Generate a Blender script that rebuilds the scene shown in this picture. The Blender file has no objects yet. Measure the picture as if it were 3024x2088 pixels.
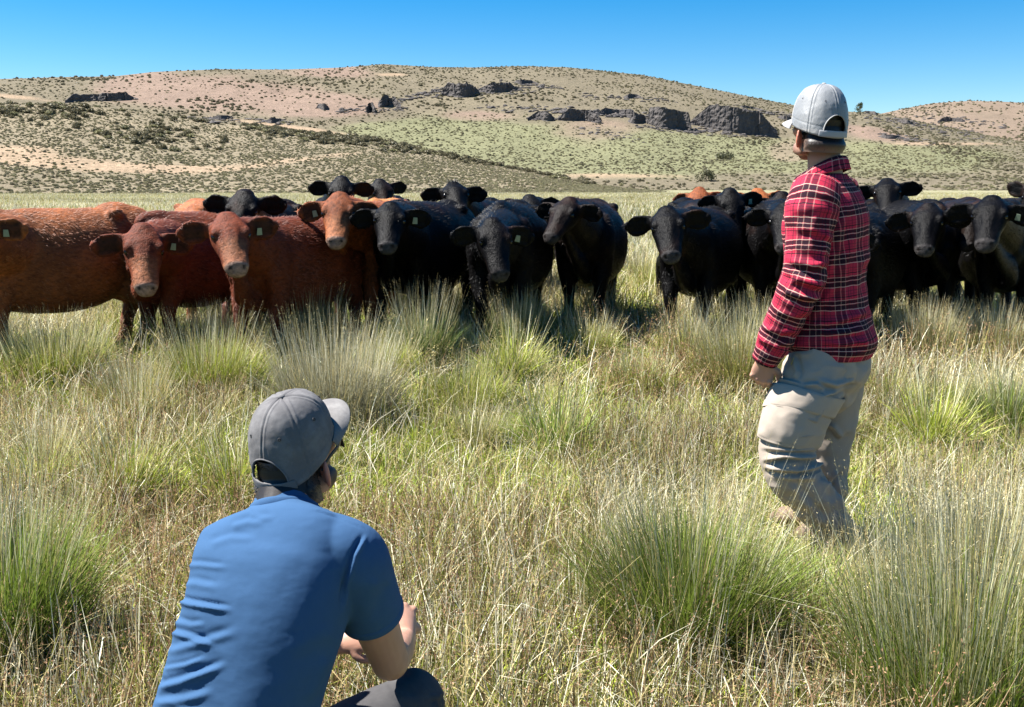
import bpy, math, random
import numpy as np
from mathutils import Vector, Matrix, Euler

random.seed(7)
rng = np.random.default_rng(7)
scene = bpy.context.scene
col = scene.collection

# ------------------------------------------------------------------ camera
F = 3028.0                     # focal length in photograph pixels (3024 wide)
CAM_Z = 1.42
PITCH = math.radians(9.27)
cam_d = bpy.data.cameras.new('camera')
cam_d.sensor_width = 36.0
cam_d.lens = 36.0 * F / 3024.0
cam_d.clip_start = 0.05
cam_d.clip_end = 9000
cam = bpy.data.objects.new('camera', cam_d)
cam.location = (0, 0, CAM_Z)
cam.rotation_euler = (math.radians(90) - PITCH, 0, 0)
col.objects.link(cam)
scene.camera = cam

# ------------------------------------------------------------------ sky, sun, exposure
SUN = Vector((-0.54, 0.10, 0.83)).normalized()      # towards the sun
el = math.asin(SUN.z)
az = math.atan2(SUN.x, SUN.y)
world = bpy.data.worlds.new('World')
scene.world = world
world.use_nodes = True
wn = world.node_tree
bg = wn.nodes['Background']
sky = wn.nodes.new('ShaderNodeTexSky')
sky.sky_type = 'NISHITA'
sky.sun_disc = False
sky.sun_elevation = el
sky.sun_rotation = az
sky.altitude = 1200
sky.air_density = 1.0
sky.dust_density = 0.15
sky.ozone_density = 2.2
hs = wn.nodes.new('ShaderNodeHueSaturation')
hs.inputs['Saturation'].default_value = 1.6
wn.links.new(sky.outputs[0], hs.inputs['Color'])
wn.links.new(hs.outputs[0], bg.inputs[0])
bg.inputs[1].default_value = 0.05
sun_d = bpy.data.lights.new('sun', 'SUN')
sun_d.energy = 4.9
sun_d.angle = math.radians(0.53)
sun_d.color = (1.0, 0.965, 0.91)
sun = bpy.data.objects.new('sun', sun_d)
sun.rotation_euler = SUN.to_track_quat('Z', 'Y').to_euler()
sun.location = (-60, 30, 120)
col.objects.link(sun)
vs = scene.view_settings
vs.view_transform = 'Standard'
vs.look = 'None'
vs.exposure = 1.66
vs.gamma = 1.0
scene.render.engine = 'CYCLES'
cy = scene.cycles
cy.max_bounces = 6
cy.diffuse_bounces = 1
cy.glossy_bounces = 2
cy.transmission_bounces = 4
cy.transparent_max_bounces = 8
cy.use_denoising = True
cy.caustics_reflective = False
cy.caustics_refractive = False

# ------------------------------------------------------------------ pixel helpers (layout measured on the photograph)
K = 3024.0 / 2311.0
cs, sn = math.cos(PITCH), math.sin(PITCH)


def ray(u, v):
    a, b = (u - 1512.0) / F, (1044.0 - v) / F
    return np.array((a, cs + sn * b, -sn + cs * b))


def J(u, v, Y):
    """world point at depth Y seen at (u, v) of a 2311-wide view"""
    d = ray(u * K, v * K)
    return np.array((0, 0, CAM_Z)) + d * (Y / d[1])


def G(u, v):
    d = ray(u * K, v * K)
    return np.array((0, 0, CAM_Z)) + d * (-CAM_Z / d[2])


def GX(u, Y):
    """x on the ground at depth Y seen in column u"""
    zc = Y * cs + CAM_Z * sn
    return (u * K - 1512.0) / F * zc


def project(p):
    p = np.asarray(p, float)
    x, y, z = p[..., 0], p[..., 1], p[..., 2] - CAM_Z
    zc = y * cs - z * sn
    yc = y * sn + z * cs
    return 1512.0 + F * x / zc, 1044.0 - F * yc / zc


# ------------------------------------------------------------------ numpy noise
def _hash(ix, iy, iz, seed):
    h = (ix * 374761393 + iy * 668265263 + iz * 2147483647 + seed * 1274126177) & 0xffffffff
    h = ((h ^ (h >> 13)) * 1274126177) & 0xffffffff
    h = ((h ^ (h >> 16)) * 2246822519) & 0xffffffff
    return ((h ^ (h >> 15)) & 0xffff) / 65535.0


def vnoise(p, seed=0):
    """value noise in -1..1, p is (n,3)"""
    p = np.asarray(p, float)
    i = np.floor(p).astype(np.int64)
    f = p - i
    f = f * f * (3 - 2 * f)
    r = 0
    for dx in (0, 1):
        for dy in (0, 1):
            for dz in (0, 1):
                w = (f[:, 0] if dx else 1 - f[:, 0]) * (f[:, 1] if dy else 1 - f[:, 1]) * (f[:, 2] if dz else 1 - f[:, 2])
                r = r + w * _hash(i[:, 0] + dx, i[:, 1] + dy, i[:, 2] + dz, seed)
    return r * 2 - 1


def fbm(p, oct=4, seed=0, gain=0.5):
    p = np.asarray(p, float)
    a, s, t = 1.0, 0, 0
    for k in range(oct):
        s = s + a * vnoise(p * (2.03 ** k) + 17.3 * k, seed + k)
        t += a
        a *= gain
    return s / t


def smooth(x, a, b):
    t = np.clip((np.asarray(x, float) - a) / (b - a), 0, 1)
    return t * t * (3 - 2 * t)


# ------------------------------------------------------------------ mesh helpers
def mesh_from(name, verts, faces, smooth_shade=True):
    """faces: array (n,3|4) or list of lists"""
    me = bpy.data.meshes.new(name)
    if isinstance(faces, np.ndarray):
        v = np.asarray(verts, np.float32)
        n, k = faces.shape
        me.vertices.add(len(v))
        me.vertices.foreach_set('co', v.ravel())
        me.loops.add(n * k)
        me.loops.foreach_set('vertex_index', faces.astype(np.int32).ravel())
        me.polygons.add(n)
        me.polygons.foreach_set('loop_start', np.arange(0, n * k, k, dtype=np.int32))
        me.polygons.foreach_set('loop_total', np.full(n, k, np.int32))
        me.update(calc_edges=True)
        me.validate()
    else:
        me.from_pydata([tuple(x) for x in verts], [], [tuple(f) for f in faces])
        me.update()
    me.polygons.foreach_set('use_smooth', [smooth_shade] * len(me.polygons))
    return me


def paint(me, colours, name='Col'):
    c = np.ones((len(me.vertices), 4), np.float32)
    c[:, :3] = colours
    at = me.attributes.new(name, 'FLOAT_COLOR', 'POINT')
    at.data.foreach_set('color', c.ravel())


def coords(me):
    a = np.empty(len(me.vertices) * 3, np.float32)
    me.vertices.foreach_get('co', a)
    return a.reshape(-1, 3).astype(float)


def normals(me):
    a = np.empty(len(me.vertices) * 3, np.float32)
    me.vertex_normals.foreach_get('vector', a)
    return a.reshape(-1, 3).astype(float)


def set_coords(me, co):
    me.vertices.foreach_set('co', np.asarray(co, np.float32).ravel())
    me.update()


def link(name, me, mat=None, parent=None, loc=None):
    o = bpy.data.objects.new(name, me)
    col.objects.link(o)
    if mat is not None and me is not None and len(me.materials) == 0:
        me.materials.append(mat)
    if parent is not None:
        o.parent = parent
    if loc is not None:
        o.location = loc
    return o


def thing(name, label, cat, loc=(0, 0, 0), group=None):
    o = bpy.data.objects.new(name, None)
    o.empty_display_size = 0.1
    col.objects.link(o)
    o.location = loc
    return tag(o, label, cat, group)


def tag(o, label=None, cat=None, group=None, kind=None):
    if label: o['label'] = label
    if cat: o['category'] = cat
    if group: o['group'] = group
    if kind: o['kind'] = kind
    return o


def cubic(keys, vals, x):
    """smooth (monotone-ish cubic hermite) interpolation, vals (k,) or (k,d)"""
    keys = np.asarray(keys, float)
    vals = np.asarray(vals, float)
    one = vals.ndim == 1
    if one: vals = vals[:, None]
    d = np.gradient(vals, keys, axis=0) if len(keys) > 2 else np.tile((vals[1] - vals[0]) / (keys[1] - keys[0]), (2, 1))
    x = np.clip(np.asarray(x, float), keys[0], keys[-1])
    i = np.clip(np.searchsorted(keys, x, 'right') - 1, 0, len(keys) - 2)
    h = (keys[i + 1] - keys[i])
    t = ((x - keys[i]) / h)[..., None]
    h = h[..., None]
    r = (2 * t**3 - 3 * t**2 + 1) * vals[i] + (t**3 - 2 * t**2 + t) * h * d[i] + (-2 * t**3 + 3 * t**2) * vals[i + 1] + (t**3 - t**2) * h * d[i + 1]
    return r[..., 0] if one else r


def unit(a):
    a = np.asarray(a, float)
    return a / np.maximum(np.linalg.norm(a, axis=-1, keepdims=True), 1e-9)


class Tube:
    """a tapering tube along a smooth centre line; S(t, phi, off) gives points on its surface"""
    def __init__(self, pts, rx, ry=None, side=(1, 0, 0), p=2.0, ptop=None):
        self.c = np.asarray(pts, float)
        L = np.r_[0, np.cumsum(np.linalg.norm(np.diff(self.c, axis=0), axis=1))]
        self.len = L[-1]
        self.k = L / L[-1]
        self.rx = np.asarray(rx, float)
        self.ry = self.rx if ry is None else np.asarray(ry, float)
        sd = np.asarray(side, float)
        self.side = np.tile(sd, (len(self.c), 1)) if sd.ndim == 1 else sd
        self.p = p
        self.ptop = ptop

    def frame(self, t):
        c = cubic(self.k, self.c, t)
        e = 1e-3
        T = unit(cubic(self.k, self.c, np.minimum(t + e, 1)) - cubic(self.k, self.c, np.maximum(t - e, 0)))
        s = cubic(self.k, self.side, t)
        B = unit(np.cross(T, s))
        A = np.cross(B, T)
        return c, A, B, T

    def S(self, t, phi, off=0.0):
        t = np.asarray(t, float)
        phi = np.asarray(phi, float)
        c, A, B, T = self.frame(t)
        rx = np.maximum(cubic(self.k, self.rx, t), 0.001) + off
        ry = np.maximum(cubic(self.k, self.ry, t), 0.001) + off
        x, y = np.cos(phi), np.sin(phi)
        p = self.p if self.ptop is None else np.where(y < 0, self.p, self.ptop)
        n = (np.abs(x)**p + np.abs(y)**p)**(-1.0 / p)
        return c + A * (x * n * rx)[..., None] + B * (y * n * ry)[..., None]

    def grid(self, nt, nphi, off=0.0, t0=0.0, t1=1.0):
        t = np.linspace(t0, t1, nt)
        ph = np.linspace(0, 2 * math.pi, nphi, endpoint=False)
        tt, pp = np.meshgrid(t, ph, indexing='ij')
        return tt, pp, self.S(tt, pp, off)

    def solid(self, nt=24, nphi=20, round_ends=True):
        """closed mesh (verts, faces)"""
        tt, pp, P = self.grid(nt, nphi)
        rows = [P[i] for i in range(nt)]
        if round_ends:
            def cap(c, ring, T, r):
                out = []
                for a in (30, 60, 80):
                    a = math.radians(a)
                    out.append(c + (ring - c) * math.cos(a) + T * r * math.sin(a))
                return out
            c0, A0, B0, T0 = self.frame(np.array(0.0)); c1, A1, B1, T1 = self.frame(np.array(1.0))
            r0 = min(self.rx[0], self.ry[0]) * .9; r1 = min(self.rx[-1], self.ry[-1]) * .9
            rows = cap(c0, rows[0], -T0, r0)[::-1] + rows + cap(c1, rows[-1], T1, r1)
        P = np.array(rows)
        n = len(P)
        v = P.reshape(-1, 3)
        f = []
        for i in range(n - 1):
            for j in range(nphi):
                k = (j + 1) % nphi
                f.append((i * nphi + j, i * nphi + k, (i + 1) * nphi + k, (i + 1) * nphi + j))
        v = np.vstack([v, P[0].mean(0), P[-1].mean(0)])
        a, b = len(v) - 2, len(v) - 1
        for j in range(nphi):
            k = (j + 1) % nphi
            f.append((a, k, j)); f.append((b, (n - 1) * nphi + j, (n - 1) * nphi + k))
        return v, f


_sph = None


def ellipsoid(c, r, rot=None, n=14):
    """closed ellipsoid (verts, faces); rot: 3x3"""
    v, f = [], []
    m = n * 2
    for i in range(1, n):
        th = math.pi * i / n
        for j in range(m):
            ph = 2 * math.pi * j / m
            v.append((math.sin(th) * math.cos(ph), math.sin(th) * math.sin(ph), math.cos(th)))
    v += [(0, 0, 1), (0, 0, -1)]
    for i in range(n - 2):
        for j in range(m):
            k = (j + 1) % m
            f.append((i * m + j, (i + 1) * m + j, (i + 1) * m + k, i * m + k))
    a, b = len(v) - 2, len(v) - 1
    for j in range(m):
        k = (j + 1) % m
        f.append((a, j, k)); f.append((b, (n - 2) * m + k, (n - 2) * m + j))
    v = np.array(v) * np.asarray(r, float)
    if rot is not None: v = v @ np.asarray(rot, float).T
    return v + np.asarray(c, float), f


def fuse(name, parts, voxel, it=6, factor=0.5):
    """one continuous skin over overlapping closed pieces"""
    V, Fc, o = [], [], 0
    for v, f in parts:
        V.append(v)
        Fc += [tuple(i + o for i in q) for q in f]
        o += len(v)
    me = mesh_from(name, np.vstack(V), Fc)
    ob = bpy.data.objects.new(name, me)
    col.objects.link(ob)
    m = ob.modifiers.new('r', 'REMESH'); m.mode = 'VOXEL'; m.voxel_size = voxel; m.use_smooth_shade = True
    if it:
        s = ob.modifiers.new('s', 'SMOOTH'); s.iterations = it; s.factor = factor
    dg = bpy.context.evaluated_depsgraph_get()
    out = bpy.data.meshes.new_from_object(ob.evaluated_get(dg))
    out.name = name
    bpy.data.objects.remove(ob)
    bpy.data.meshes.remove(me)
    out.polygons.foreach_set('use_smooth', [True] * len(out.polygons))
    return out


def grid_faces(nr, nc, wrap=False, keep=None):
    f = []
    i, j = np.meshgrid(np.arange(nr - 1), np.arange(nc if wrap else nc - 1), indexing='ij')
    i, j = i.ravel(), j.ravel()
    k = (j + 1) % nc
    f = np.stack([i * nc + j, i * nc + k, (i + 1) * nc + k, (i + 1) * nc + j], 1)
    return f if keep is None else f[keep(i, j)]


# ------------------------------------------------------------------ material helpers
class NT:
    def __init__(self, name):
        self.m = bpy.data.materials.new(name)
        self.m.use_nodes = True
        self.t = self.m.node_tree
        self.b = self.t.nodes['Principled BSDF']
        self.out = self.t.nodes['Material Output']

    def n(self, kind, **kw):
        nd = self.t.nodes.new(kind)
        for k, v in kw.items():
            setattr(nd, k, v)
        return nd

    def l(self, a, b):
        self.t.links.new(a, b)

    def val(self, sock, v):
        if hasattr(v, 'is_output') or isinstance(v, bpy.types.NodeSocket): self.l(v, sock)
        else: sock.default_value = v

    def math(self, op, a, b=0.0, c=None, clamp=False):
        nd = self.n('ShaderNodeMath', operation=op, use_clamp=clamp)
        self.val(nd.inputs[0], a); self.val(nd.inputs[1], b)
        if c is not None: self.val(nd.inputs[2], c)
        return nd.outputs[0]

    def noise(self, scale, detail=3, rough=0.55, vec=None, dim='3D'):
        nd = self.n('ShaderNodeTexNoise')
        nd.inputs['Scale'].default_value = scale
        nd.inputs['Detail'].default_value = detail
        nd.inputs['Roughness'].default_value = rough
        if vec is not None: self.l(vec, nd.inputs['Vector'])
        return nd.outputs['Fac']

    def ramp(self, fac, stops, interp='LINEAR'):
        nd = self.n('ShaderNodeValToRGB')
        nd.color_ramp.interpolation = interp
        e = nd.color_ramp.elements
        while len(e) < len(stops): e.new(0.5)
        for q, (p, c) in zip(e, stops):
            q.position = p
            q.color = (*c, 1) if len(c) == 3 else c
        self.l(fac, nd.inputs[0])
        return nd.outputs[0]

    def mix(self, fac, a, b, mode='MIX'):
        nd = self.n('ShaderNodeMix', data_type='RGBA', blend_type=mode)
        self.val(nd.inputs[0], fac)
        for s, v in ((nd.inputs[6], a), (nd.inputs[7], b)):
            if isinstance(v, bpy.types.NodeSocket): self.l(v, s)
            else: s.default_value = (*v, 1)
        return nd.outputs[2]

    def coord(self, kind='Object', scale=None):
        tc = self.n('ShaderNodeTexCoord').outputs[kind]
        if scale is None: return tc
        mp = self.n('ShaderNodeMapping')
        mp.inputs['Scale'].default_value = scale
        self.l(tc, mp.inputs[0])
        return mp.outputs[0]

    def attr(self, name='Col'):
        return self.n('ShaderNodeAttribute', attribute_name=name).outputs['Color']

    def bump(self, h, strength=0.3, dist=0.01):
        nd = self.n('ShaderNodeBump')
        nd.inputs['Strength'].default_value = strength
        nd.inputs['Distance'].default_value = dist
        self.l(h, nd.inputs['Height'])
        self.l(nd.outputs[0], self.b.inputs['Normal'])

    def base(self, c):
        self.val(self.b.inputs['Base Color'], c if isinstance(c, bpy.types.NodeSocket) else (*c, 1))

    def set(self, **kw):
        for k, v in kw.items():
            self.b.inputs[k.replace('_', ' ')].default_value = v
        return self


def plain(name, c, rough=0.6, var=0.12, scale=30.0, bump=0.0, **kw):
    """one colour with a little mottling"""
    t = NT(name)
    nz = t.noise(scale, 4)
    f = t.math('MULTIPLY_ADD', nz, var * 2, 1 - var)
    t.base(t.mix(1.0, c, f, 'MULTIPLY'))
    t.set(Roughness=rough, **kw)
    if bump: t.bump(nz, bump, 0.004)
    return t.m


def scatter(name, pts, rots, scls, idx, variants):
    """one object that spreads copies of the variant meshes (ground cover)"""
    me = bpy.data.meshes.new(name)
    n = len(pts)
    me.vertices.add(n)
    me.vertices.foreach_set('co', np.asarray(pts, np.float32).ravel())
    for nm, ty, a, key in (('rot', 'FLOAT_VECTOR', rots, 'vector'), ('scl', 'FLOAT_VECTOR', scls, 'vector'), ('idx', 'INT', idx, 'value')):
        at = me.attributes.new(nm, ty, 'POINT')
        at.data.foreach_set(key, np.asarray(a, np.int32 if ty == 'INT' else np.float32).ravel())
    o = link(name, me)
    c = bpy.data.collections.new(name + '_variants')
    for k, (vm) in enumerate(variants):
        vo = bpy.data.objects.new('%s_variant_%02d' % (name, k), vm)
        c.objects.link(vo)
    ng = bpy.data.node_groups.new(name, 'GeometryNodeTree')
    ng.interface.new_socket('Geometry', in_out='INPUT', socket_type='NodeSocketGeometry')
    ng.interface.new_socket('Geometry', in_out='OUTPUT', socket_type='NodeSocketGeometry')
    N = ng.nodes.new
    gi, go = N('NodeGroupInput'), N('NodeGroupOutput')
    iop = N('GeometryNodeInstanceOnPoints')
    ci = N('GeometryNodeCollectionInfo')
    ci.inputs[0].default_value = c
    ci.inputs['Separate Children'].default_value = True
    ci.inputs['Reset Children'].default_value = True
    iop.inputs['Pick Instance'].default_value = True
    def na(nm, ty):
        x = N('GeometryNodeInputNamedAttribute'); x.data_type = ty
        x.inputs[0].default_value = nm
        return x.outputs[0]
    L = ng.links.new
    L(gi.outputs[0], iop.inputs['Points'])
    L(ci.outputs[0], iop.inputs['Instance'])
    L(na('idx', 'INT'), iop.inputs['Instance Index'])
    L(na('rot', 'FLOAT_VECTOR'), iop.inputs['Rotation'])
    L(na('scl', 'FLOAT_VECTOR'), iop.inputs['Scale'])
    L(iop.outputs[0], go.inputs[0])
    md = o.modifiers.new('spread', 'NODES')
    md.node_group = ng
    return o
# ================================================================== THE SETTING: meadow ground, hills, cliffs
def lin(*c):
    return tuple(((x / 255.0 + 0.055) / 1.055) ** 2.4 if x > 10 else x / 255.0 / 12.92 for x in c)


def ground_z(x, y):
    p = np.stack([np.asarray(x, float), np.asarray(y, float), np.zeros_like(np.asarray(x, float))], -1).reshape(-1, 3)
    z = 0.035 * vnoise(p * 0.9, 3) + 0.05 * vnoise(p * 0.23, 4)
    r = np.hypot(p[:, 0], p[:, 1])
    return (z * smooth(r, 0.5, 2.0) - 0.02).reshape(np.shape(x))


def ground_sheet():
    r = np.r_[0.02, np.geomspace(0.4, 40, 150), np.geomspace(42, 6000, 70)]
    a = np.radians(np.r_[np.linspace(-180, -50, 40, endpoint=False), np.linspace(-50, 50, 260, endpoint=False), np.linspace(50, 180, 40, endpoint=False)])
    rr, aa = np.meshgrid(r, a, indexing='ij')
    x, y = rr * np.sin(aa), rr * np.cos(aa)
    z = ground_z(x, y) * (1 - smooth(rr, 60, 150))
    v = np.stack([x, y, z], -1).reshape(-1, 3)
    f = grid_faces(len(r), len(a), wrap=True)
    me = mesh_from('ground', v, f[:, ::-1])
    t = NT('meadow_soil')
    co = t.coord('Object')
    big = t.noise(0.35, 4, 0.6, co)
    fine = t.noise(22, 5, 0.7, co)
    c = t.ramp(big, [(0.3, (0.06, 0.072, 0.02)), (0.5, (0.09, 0.098, 0.03)), (0.7, (0.13, 0.115, 0.05))])
    c2 = t.ramp(fine, [(0.35, (0.35, 0.33, 0.28)), (0.65, (1.0, 1.0, 0.95))])
    near = t.mix(1.0, c, c2, 'MULTIPLY')
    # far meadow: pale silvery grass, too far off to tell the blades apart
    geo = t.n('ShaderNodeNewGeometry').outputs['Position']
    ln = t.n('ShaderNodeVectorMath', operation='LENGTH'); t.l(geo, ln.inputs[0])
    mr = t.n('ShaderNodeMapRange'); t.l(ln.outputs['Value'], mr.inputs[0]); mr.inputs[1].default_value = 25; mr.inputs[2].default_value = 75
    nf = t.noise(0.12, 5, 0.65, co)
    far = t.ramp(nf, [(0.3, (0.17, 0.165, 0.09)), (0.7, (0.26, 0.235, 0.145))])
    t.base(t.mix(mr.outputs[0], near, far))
    t.set(Roughness=0.95)
    t.b.inputs['Specular IOR Level'].default_value = 0.1
    t.bump(fine, 0.7, 0.03)
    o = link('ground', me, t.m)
    tag(o, 'grassy valley floor under the cattle, reaching to the hills', None, kind='structure')
    return o


ground_sheet()

# ------------------------------------------------------------------ hills as one height field, ridge lines measured on the photograph
def _curve(pts):
    a, e = [], []
    for u, v in pts:
        d = ray(u, v)
        a.append(math.atan2(d[0], d[1]))
        e.append(d[2] / math.hypot(d[0], d[1]))
    a, e = np.array(a), np.array(e)
    return lambda q: np.interp(q, a, e)


def az_of(u):
    d = ray(u, 450)
    return math.atan2(d[0], d[1])


RIDGE_BACK = _curve([(-900, 250), (-300, 240), (0, 233), (195, 227), (337, 225), (454, 212), (649, 204), (843, 205), (1012, 199), (1135, 189), (1265, 197), (1400, 199), (1524, 195), (1673, 198),
                     (1897, 221), (2120, 266), (2329, 308), (2440, 322), (2523, 331), (2568, 329), (2601, 335), (2700, 356), (2860, 388), (3024, 420), (3500, 470), (4200, 480)])
RIDGE_NEAR = _curve([(-900, 280), (-300, 292), (0, 299), (201, 300), (389, 318), (519, 339), (616, 351), (740, 364), (941, 388), (1103, 402), (1233, 430), (1370, 460), (1500, 486), (1640, 512), (1740, 534), (1850, 547), (2000, 556), (4200, 560)])
RIDGE_RIGHT = _curve([(-900, 560), (2300, 420), (2450, 365), (2601, 335), (2680, 318), (2754, 304), (2866, 297), (2950, 299), (3024, 303), (3400, 340), (4200, 380)])


def back_profile(s):
    # toe, long green slope, bench with cliffs, upper slope, rounded crest
    return np.interp(s, [0, 0.06, 0.3, 0.55, 0.68, 0.78, 0.9, 1.0], [-0.02, 0.01, 0.26, 0.55, 0.74, 0.86, 0.96, 1.0])


R_NEAR0, R_NEAR1 = 185.0, 320.0
R_BACK0, R_BACK1 = 360.0, 860.0
R_RIGHT0, R_RIGHT1 = 900.0, 1500.0


def hill_z(a, r):
    a = np.asarray(a, float); r = np.asarray(r, float)
    p = np.stack([r * np.sin(a), r * np.cos(a), 0 * r], -1).reshape(-1, 3)
    n1 = fbm(p / 60, 5, 11).reshape(r.shape)
    n2 = fbm(p / 150, 4, 21).reshape(r.shape)
    # near bank
    s = (r - R_NEAR0) / (R_NEAR1 - R_NEAR0)
    e1 = RIDGE_NEAR(a)
    g = np.interp(s, [0, 0.08, 0.45, 0.6, 1.0], [0, 0.04, 0.46, 0.60, 1.0])
    rise = np.maximum(e1 + 0.0018, 0)
    z1 = r * rise * g + n1 * 1.0 * smooth(s, 0.1, 0.5) * np.minimum(rise / 0.03, 1)
    zr = R_NEAR1 * rise
    z1 = np.where(s > 1, zr - (r - R_NEAR1) * 0.06, z1) - 0.35 * (1 - smooth(s, -0.05, 0.12) * np.minimum(rise / 0.004, 1))
    # back hill
    s2 = (r - R_BACK0) / (R_BACK1 - R_BACK0)
    e2 = RIDGE_BACK(a)
    g2 = back_profile(np.clip(s2 + 0.05 * n2 * np.sin(np.clip(s2, 0, 1) * math.pi), -0.1, 1))
    z2 = 1.42 + r * e2 * g2 + n1 * 2.2 * np.sin(np.clip(s2, 0, 1) * math.pi)
    z2 = np.where(s2 > 1, 1.42 + R_BACK1 * e2 - (r - R_BACK1) * 0.10, z2)
    z2 = -0.5 + (z2 + 0.5) * smooth(s2, -0.02, 0.16)
    # hill far off on the right
    s3 = (r - R_RIGHT0) / (R_RIGHT1 - R_RIGHT0)
    e3 = RIDGE_RIGHT(a)
    z3 = 1.42 + r * e3 * np.interp(s3, [0, 0.5, 0.85, 1], [0.2, 0.66, 0.95, 1]) + n2 * 3 * np.sin(np.clip(s3, 0, 1) * math.pi)
    z3 = np.where(s3 > 1, 1.42 + R_RIGHT1 * e3 - (r - R_RIGHT1) * 0.1, z3)
    z3 = np.where(s3 < 0, -50, z3)
    z = np.maximum(np.maximum(z1, z2), z3)
    side = smooth(np.abs(a), math.radians(62), math.radians(88))
    return z * (1 - side) - 3 * side


def blob(u, v, cu, cv, ru, rv, rot=0.0):
    c, s = math.cos(rot), math.sin(rot)
    x, y = (u - cu), (v - cv)
    return np.exp(-(((x * c + y * s) / ru) ** 2 + ((-x * s + y * c) / rv) ** 2))


def land_cover(P):
    """bare soil colour and shrub density of the hills; patches are laid out in image pixels u, v"""
    r = np.hypot(P[:, 0], P[:, 1])
    u, v = project(P)
    n = fbm(P / np.array([45., 45., 20.]), 5, 31)
    nf = fbm(P / 9.0, 4, 41)
    near = smooth(R_NEAR1 + 22 - r, 0, 8)
    right = smooth(r, 870, 910)
    c = np.empty((len(P), 3))
    olive, pink, green, tan = np.array((.165, .138, .098)), np.array((.225, .158, .128)), np.array((.185, .180, .105)), np.array((.345, .25, .175))
    # back hill
    m_green = np.clip(blob(u, v, 1500, 430, 480, 75) + blob(u, v, 2050, 460, 420, 60) + blob(u, v, 1250, 400, 200, 50) + blob(u, v, 2700, 470, 300, 50), 0, 1)
    m_green = smooth(m_green + n * 0.35, 0.25, 0.65)
    m_pink = np.clip(blob(u, v, 420, 260, 130, 40) + blob(u, v, 650, 270, 250, 55) + blob(u, v, 1000, 320, 170, 40) + blob(u, v, 1750, 385, 160, 35) + blob(u, v, 1400, 345, 120, 18)
                     + blob(u, v, 2330, 450, 60, 40) + blob(u, v, 2600, 400, 180, 22, 0.2) + blob(u, v, 1000, 215, 120, 20) + 0.8 * right, 0, 1)
    m_pink = smooth(m_pink + n * 0.45, 0.2, 0.75) * (1 - 0.35 * right)
    c[:] = olive
    c = c + (pink - c) * (m_pink * 0.9)[:, None]
    c = c + (green - c) * (m_green * (1 - 0.6 * m_pink))[:, None]
    m_tan = np.clip(.7 * blob(u, v, 1800, 520, 350, 9) + blob(u, v, 850, 375, 250, 9, 0.13) + blob(u, v, 60, 288, 120, 8, 0.1) + blob(u, v, 1150, 220, 60, 6) + blob(u, v, 2800, 425, 200, 6), 0, 1)
    c = c + (tan * 0.9 - c) * smooth(m_tan + n * 0.5 + nf * .2, 0.3, 0.95)[:, None]
    # near bank
    cn = np.empty_like(c)
    cn[:] = (.225, .185, .130)
    t2 = np.clip(blob(u, v, 150, 478, 330, 22, 0.06) + .8 * blob(u, v, 480, 500, 260, 12, 0.0) + .65 * blob(u, v, 900, 470, 260, 11, -0.12) + blob(u, v, 0, 450, 180, 22), 0, 1)
    t2 = smooth(t2 + n * 0.45 + nf * 0.3, 0.22, 0.85)
    cn = cn + (tan - cn) * t2[:, None]
    c = c + (cn - c) * near[:, None]
    c = c * (1 + 0.16 * n + 0.16 * nf)[:, None]
    dens_near = near * (1 - 0.80 * t2)
    bare_back = np.clip(m_pink * 0.75 + smooth(m_tan, 0.3, 0.7), 0, 1)
    dens_back = (1 - near) * (1 - bare_back)
    return np.clip(c, 0.02, 0.8), dens_near, dens_back, m_green


def hills():
    a = np.radians(np.r_[np.linspace(-90, -33, 50, endpoint=False), np.linspace(-33, 33, 600, endpoint=False), np.linspace(33, 90, 51)])
    r = np.r_[np.linspace(172, 345, 110, endpoint=False), np.linspace(345, 900, 190, endpoint=False), np.linspace(900, 1560, 60, endpoint=False), np.geomspace(1560, 3600, 14)]
    rr, aa = np.meshgrid(r, a, indexing='ij')
    z = hill_z(aa, rr)
    P = np.stack([rr * np.sin(aa), rr * np.cos(aa), z], -1).reshape(-1, 3)
    me = mesh_from('hills', P, grid_faces(len(r), len(a))[:, ::-1])
    c, _, _, _ = land_cover(P)
    paint(me, c)
    t = NT('hill_soil')
    co = t.coord('Object')
    f1 = t.noise(0.5, 6, 0.7, co)
    f2 = t.noise(2.2, 4, 0.7, co)
    k = t.ramp(f1, [(0.3, (0.62, 0.64, 0.6)), (0.55, (1.0, 1.0, 1.0)), (0.75, (1.2, 1.16, 1.1))])
    k2 = t.ramp(f2, [(0.35, (0.72, 0.74, 0.68)), (0.6, (1.08, 1.08, 1.05))])
    t.base(t.mix(1.0, t.mix(1.0, t.attr(), k, 'MULTIPLY'), k2, 'MULTIPLY'))
    t.set(Roughness=0.95)
    t.b.inputs['Specular IOR Level'].default_value = 0.1
    t.bump(f1, 0.8, 1.2)
    o = link('hills', me, t.m)
    tag(o, 'dry rolling hills with patches of pink soil and green scrub', None, kind='structure')


hills()


def on_hill(u, v, r0=None):
    """first point of the hills met by the ray through photograph pixel (u, v)"""
    d = ray(u, v)
    h = math.hypot(d[0], d[1])
    a = math.atan2(d[0], d[1])
    r = np.linspace(r0 or 176, 1600, 700)
    z = hill_z(np.full_like(r, a), r)
    zr = CAM_Z + r * d[2] / h
    i = np.argmax(z > zr)
    R = r[i]
    return np.array((R * math.sin(a), R * math.cos(a), z[i])), R, a


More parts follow.
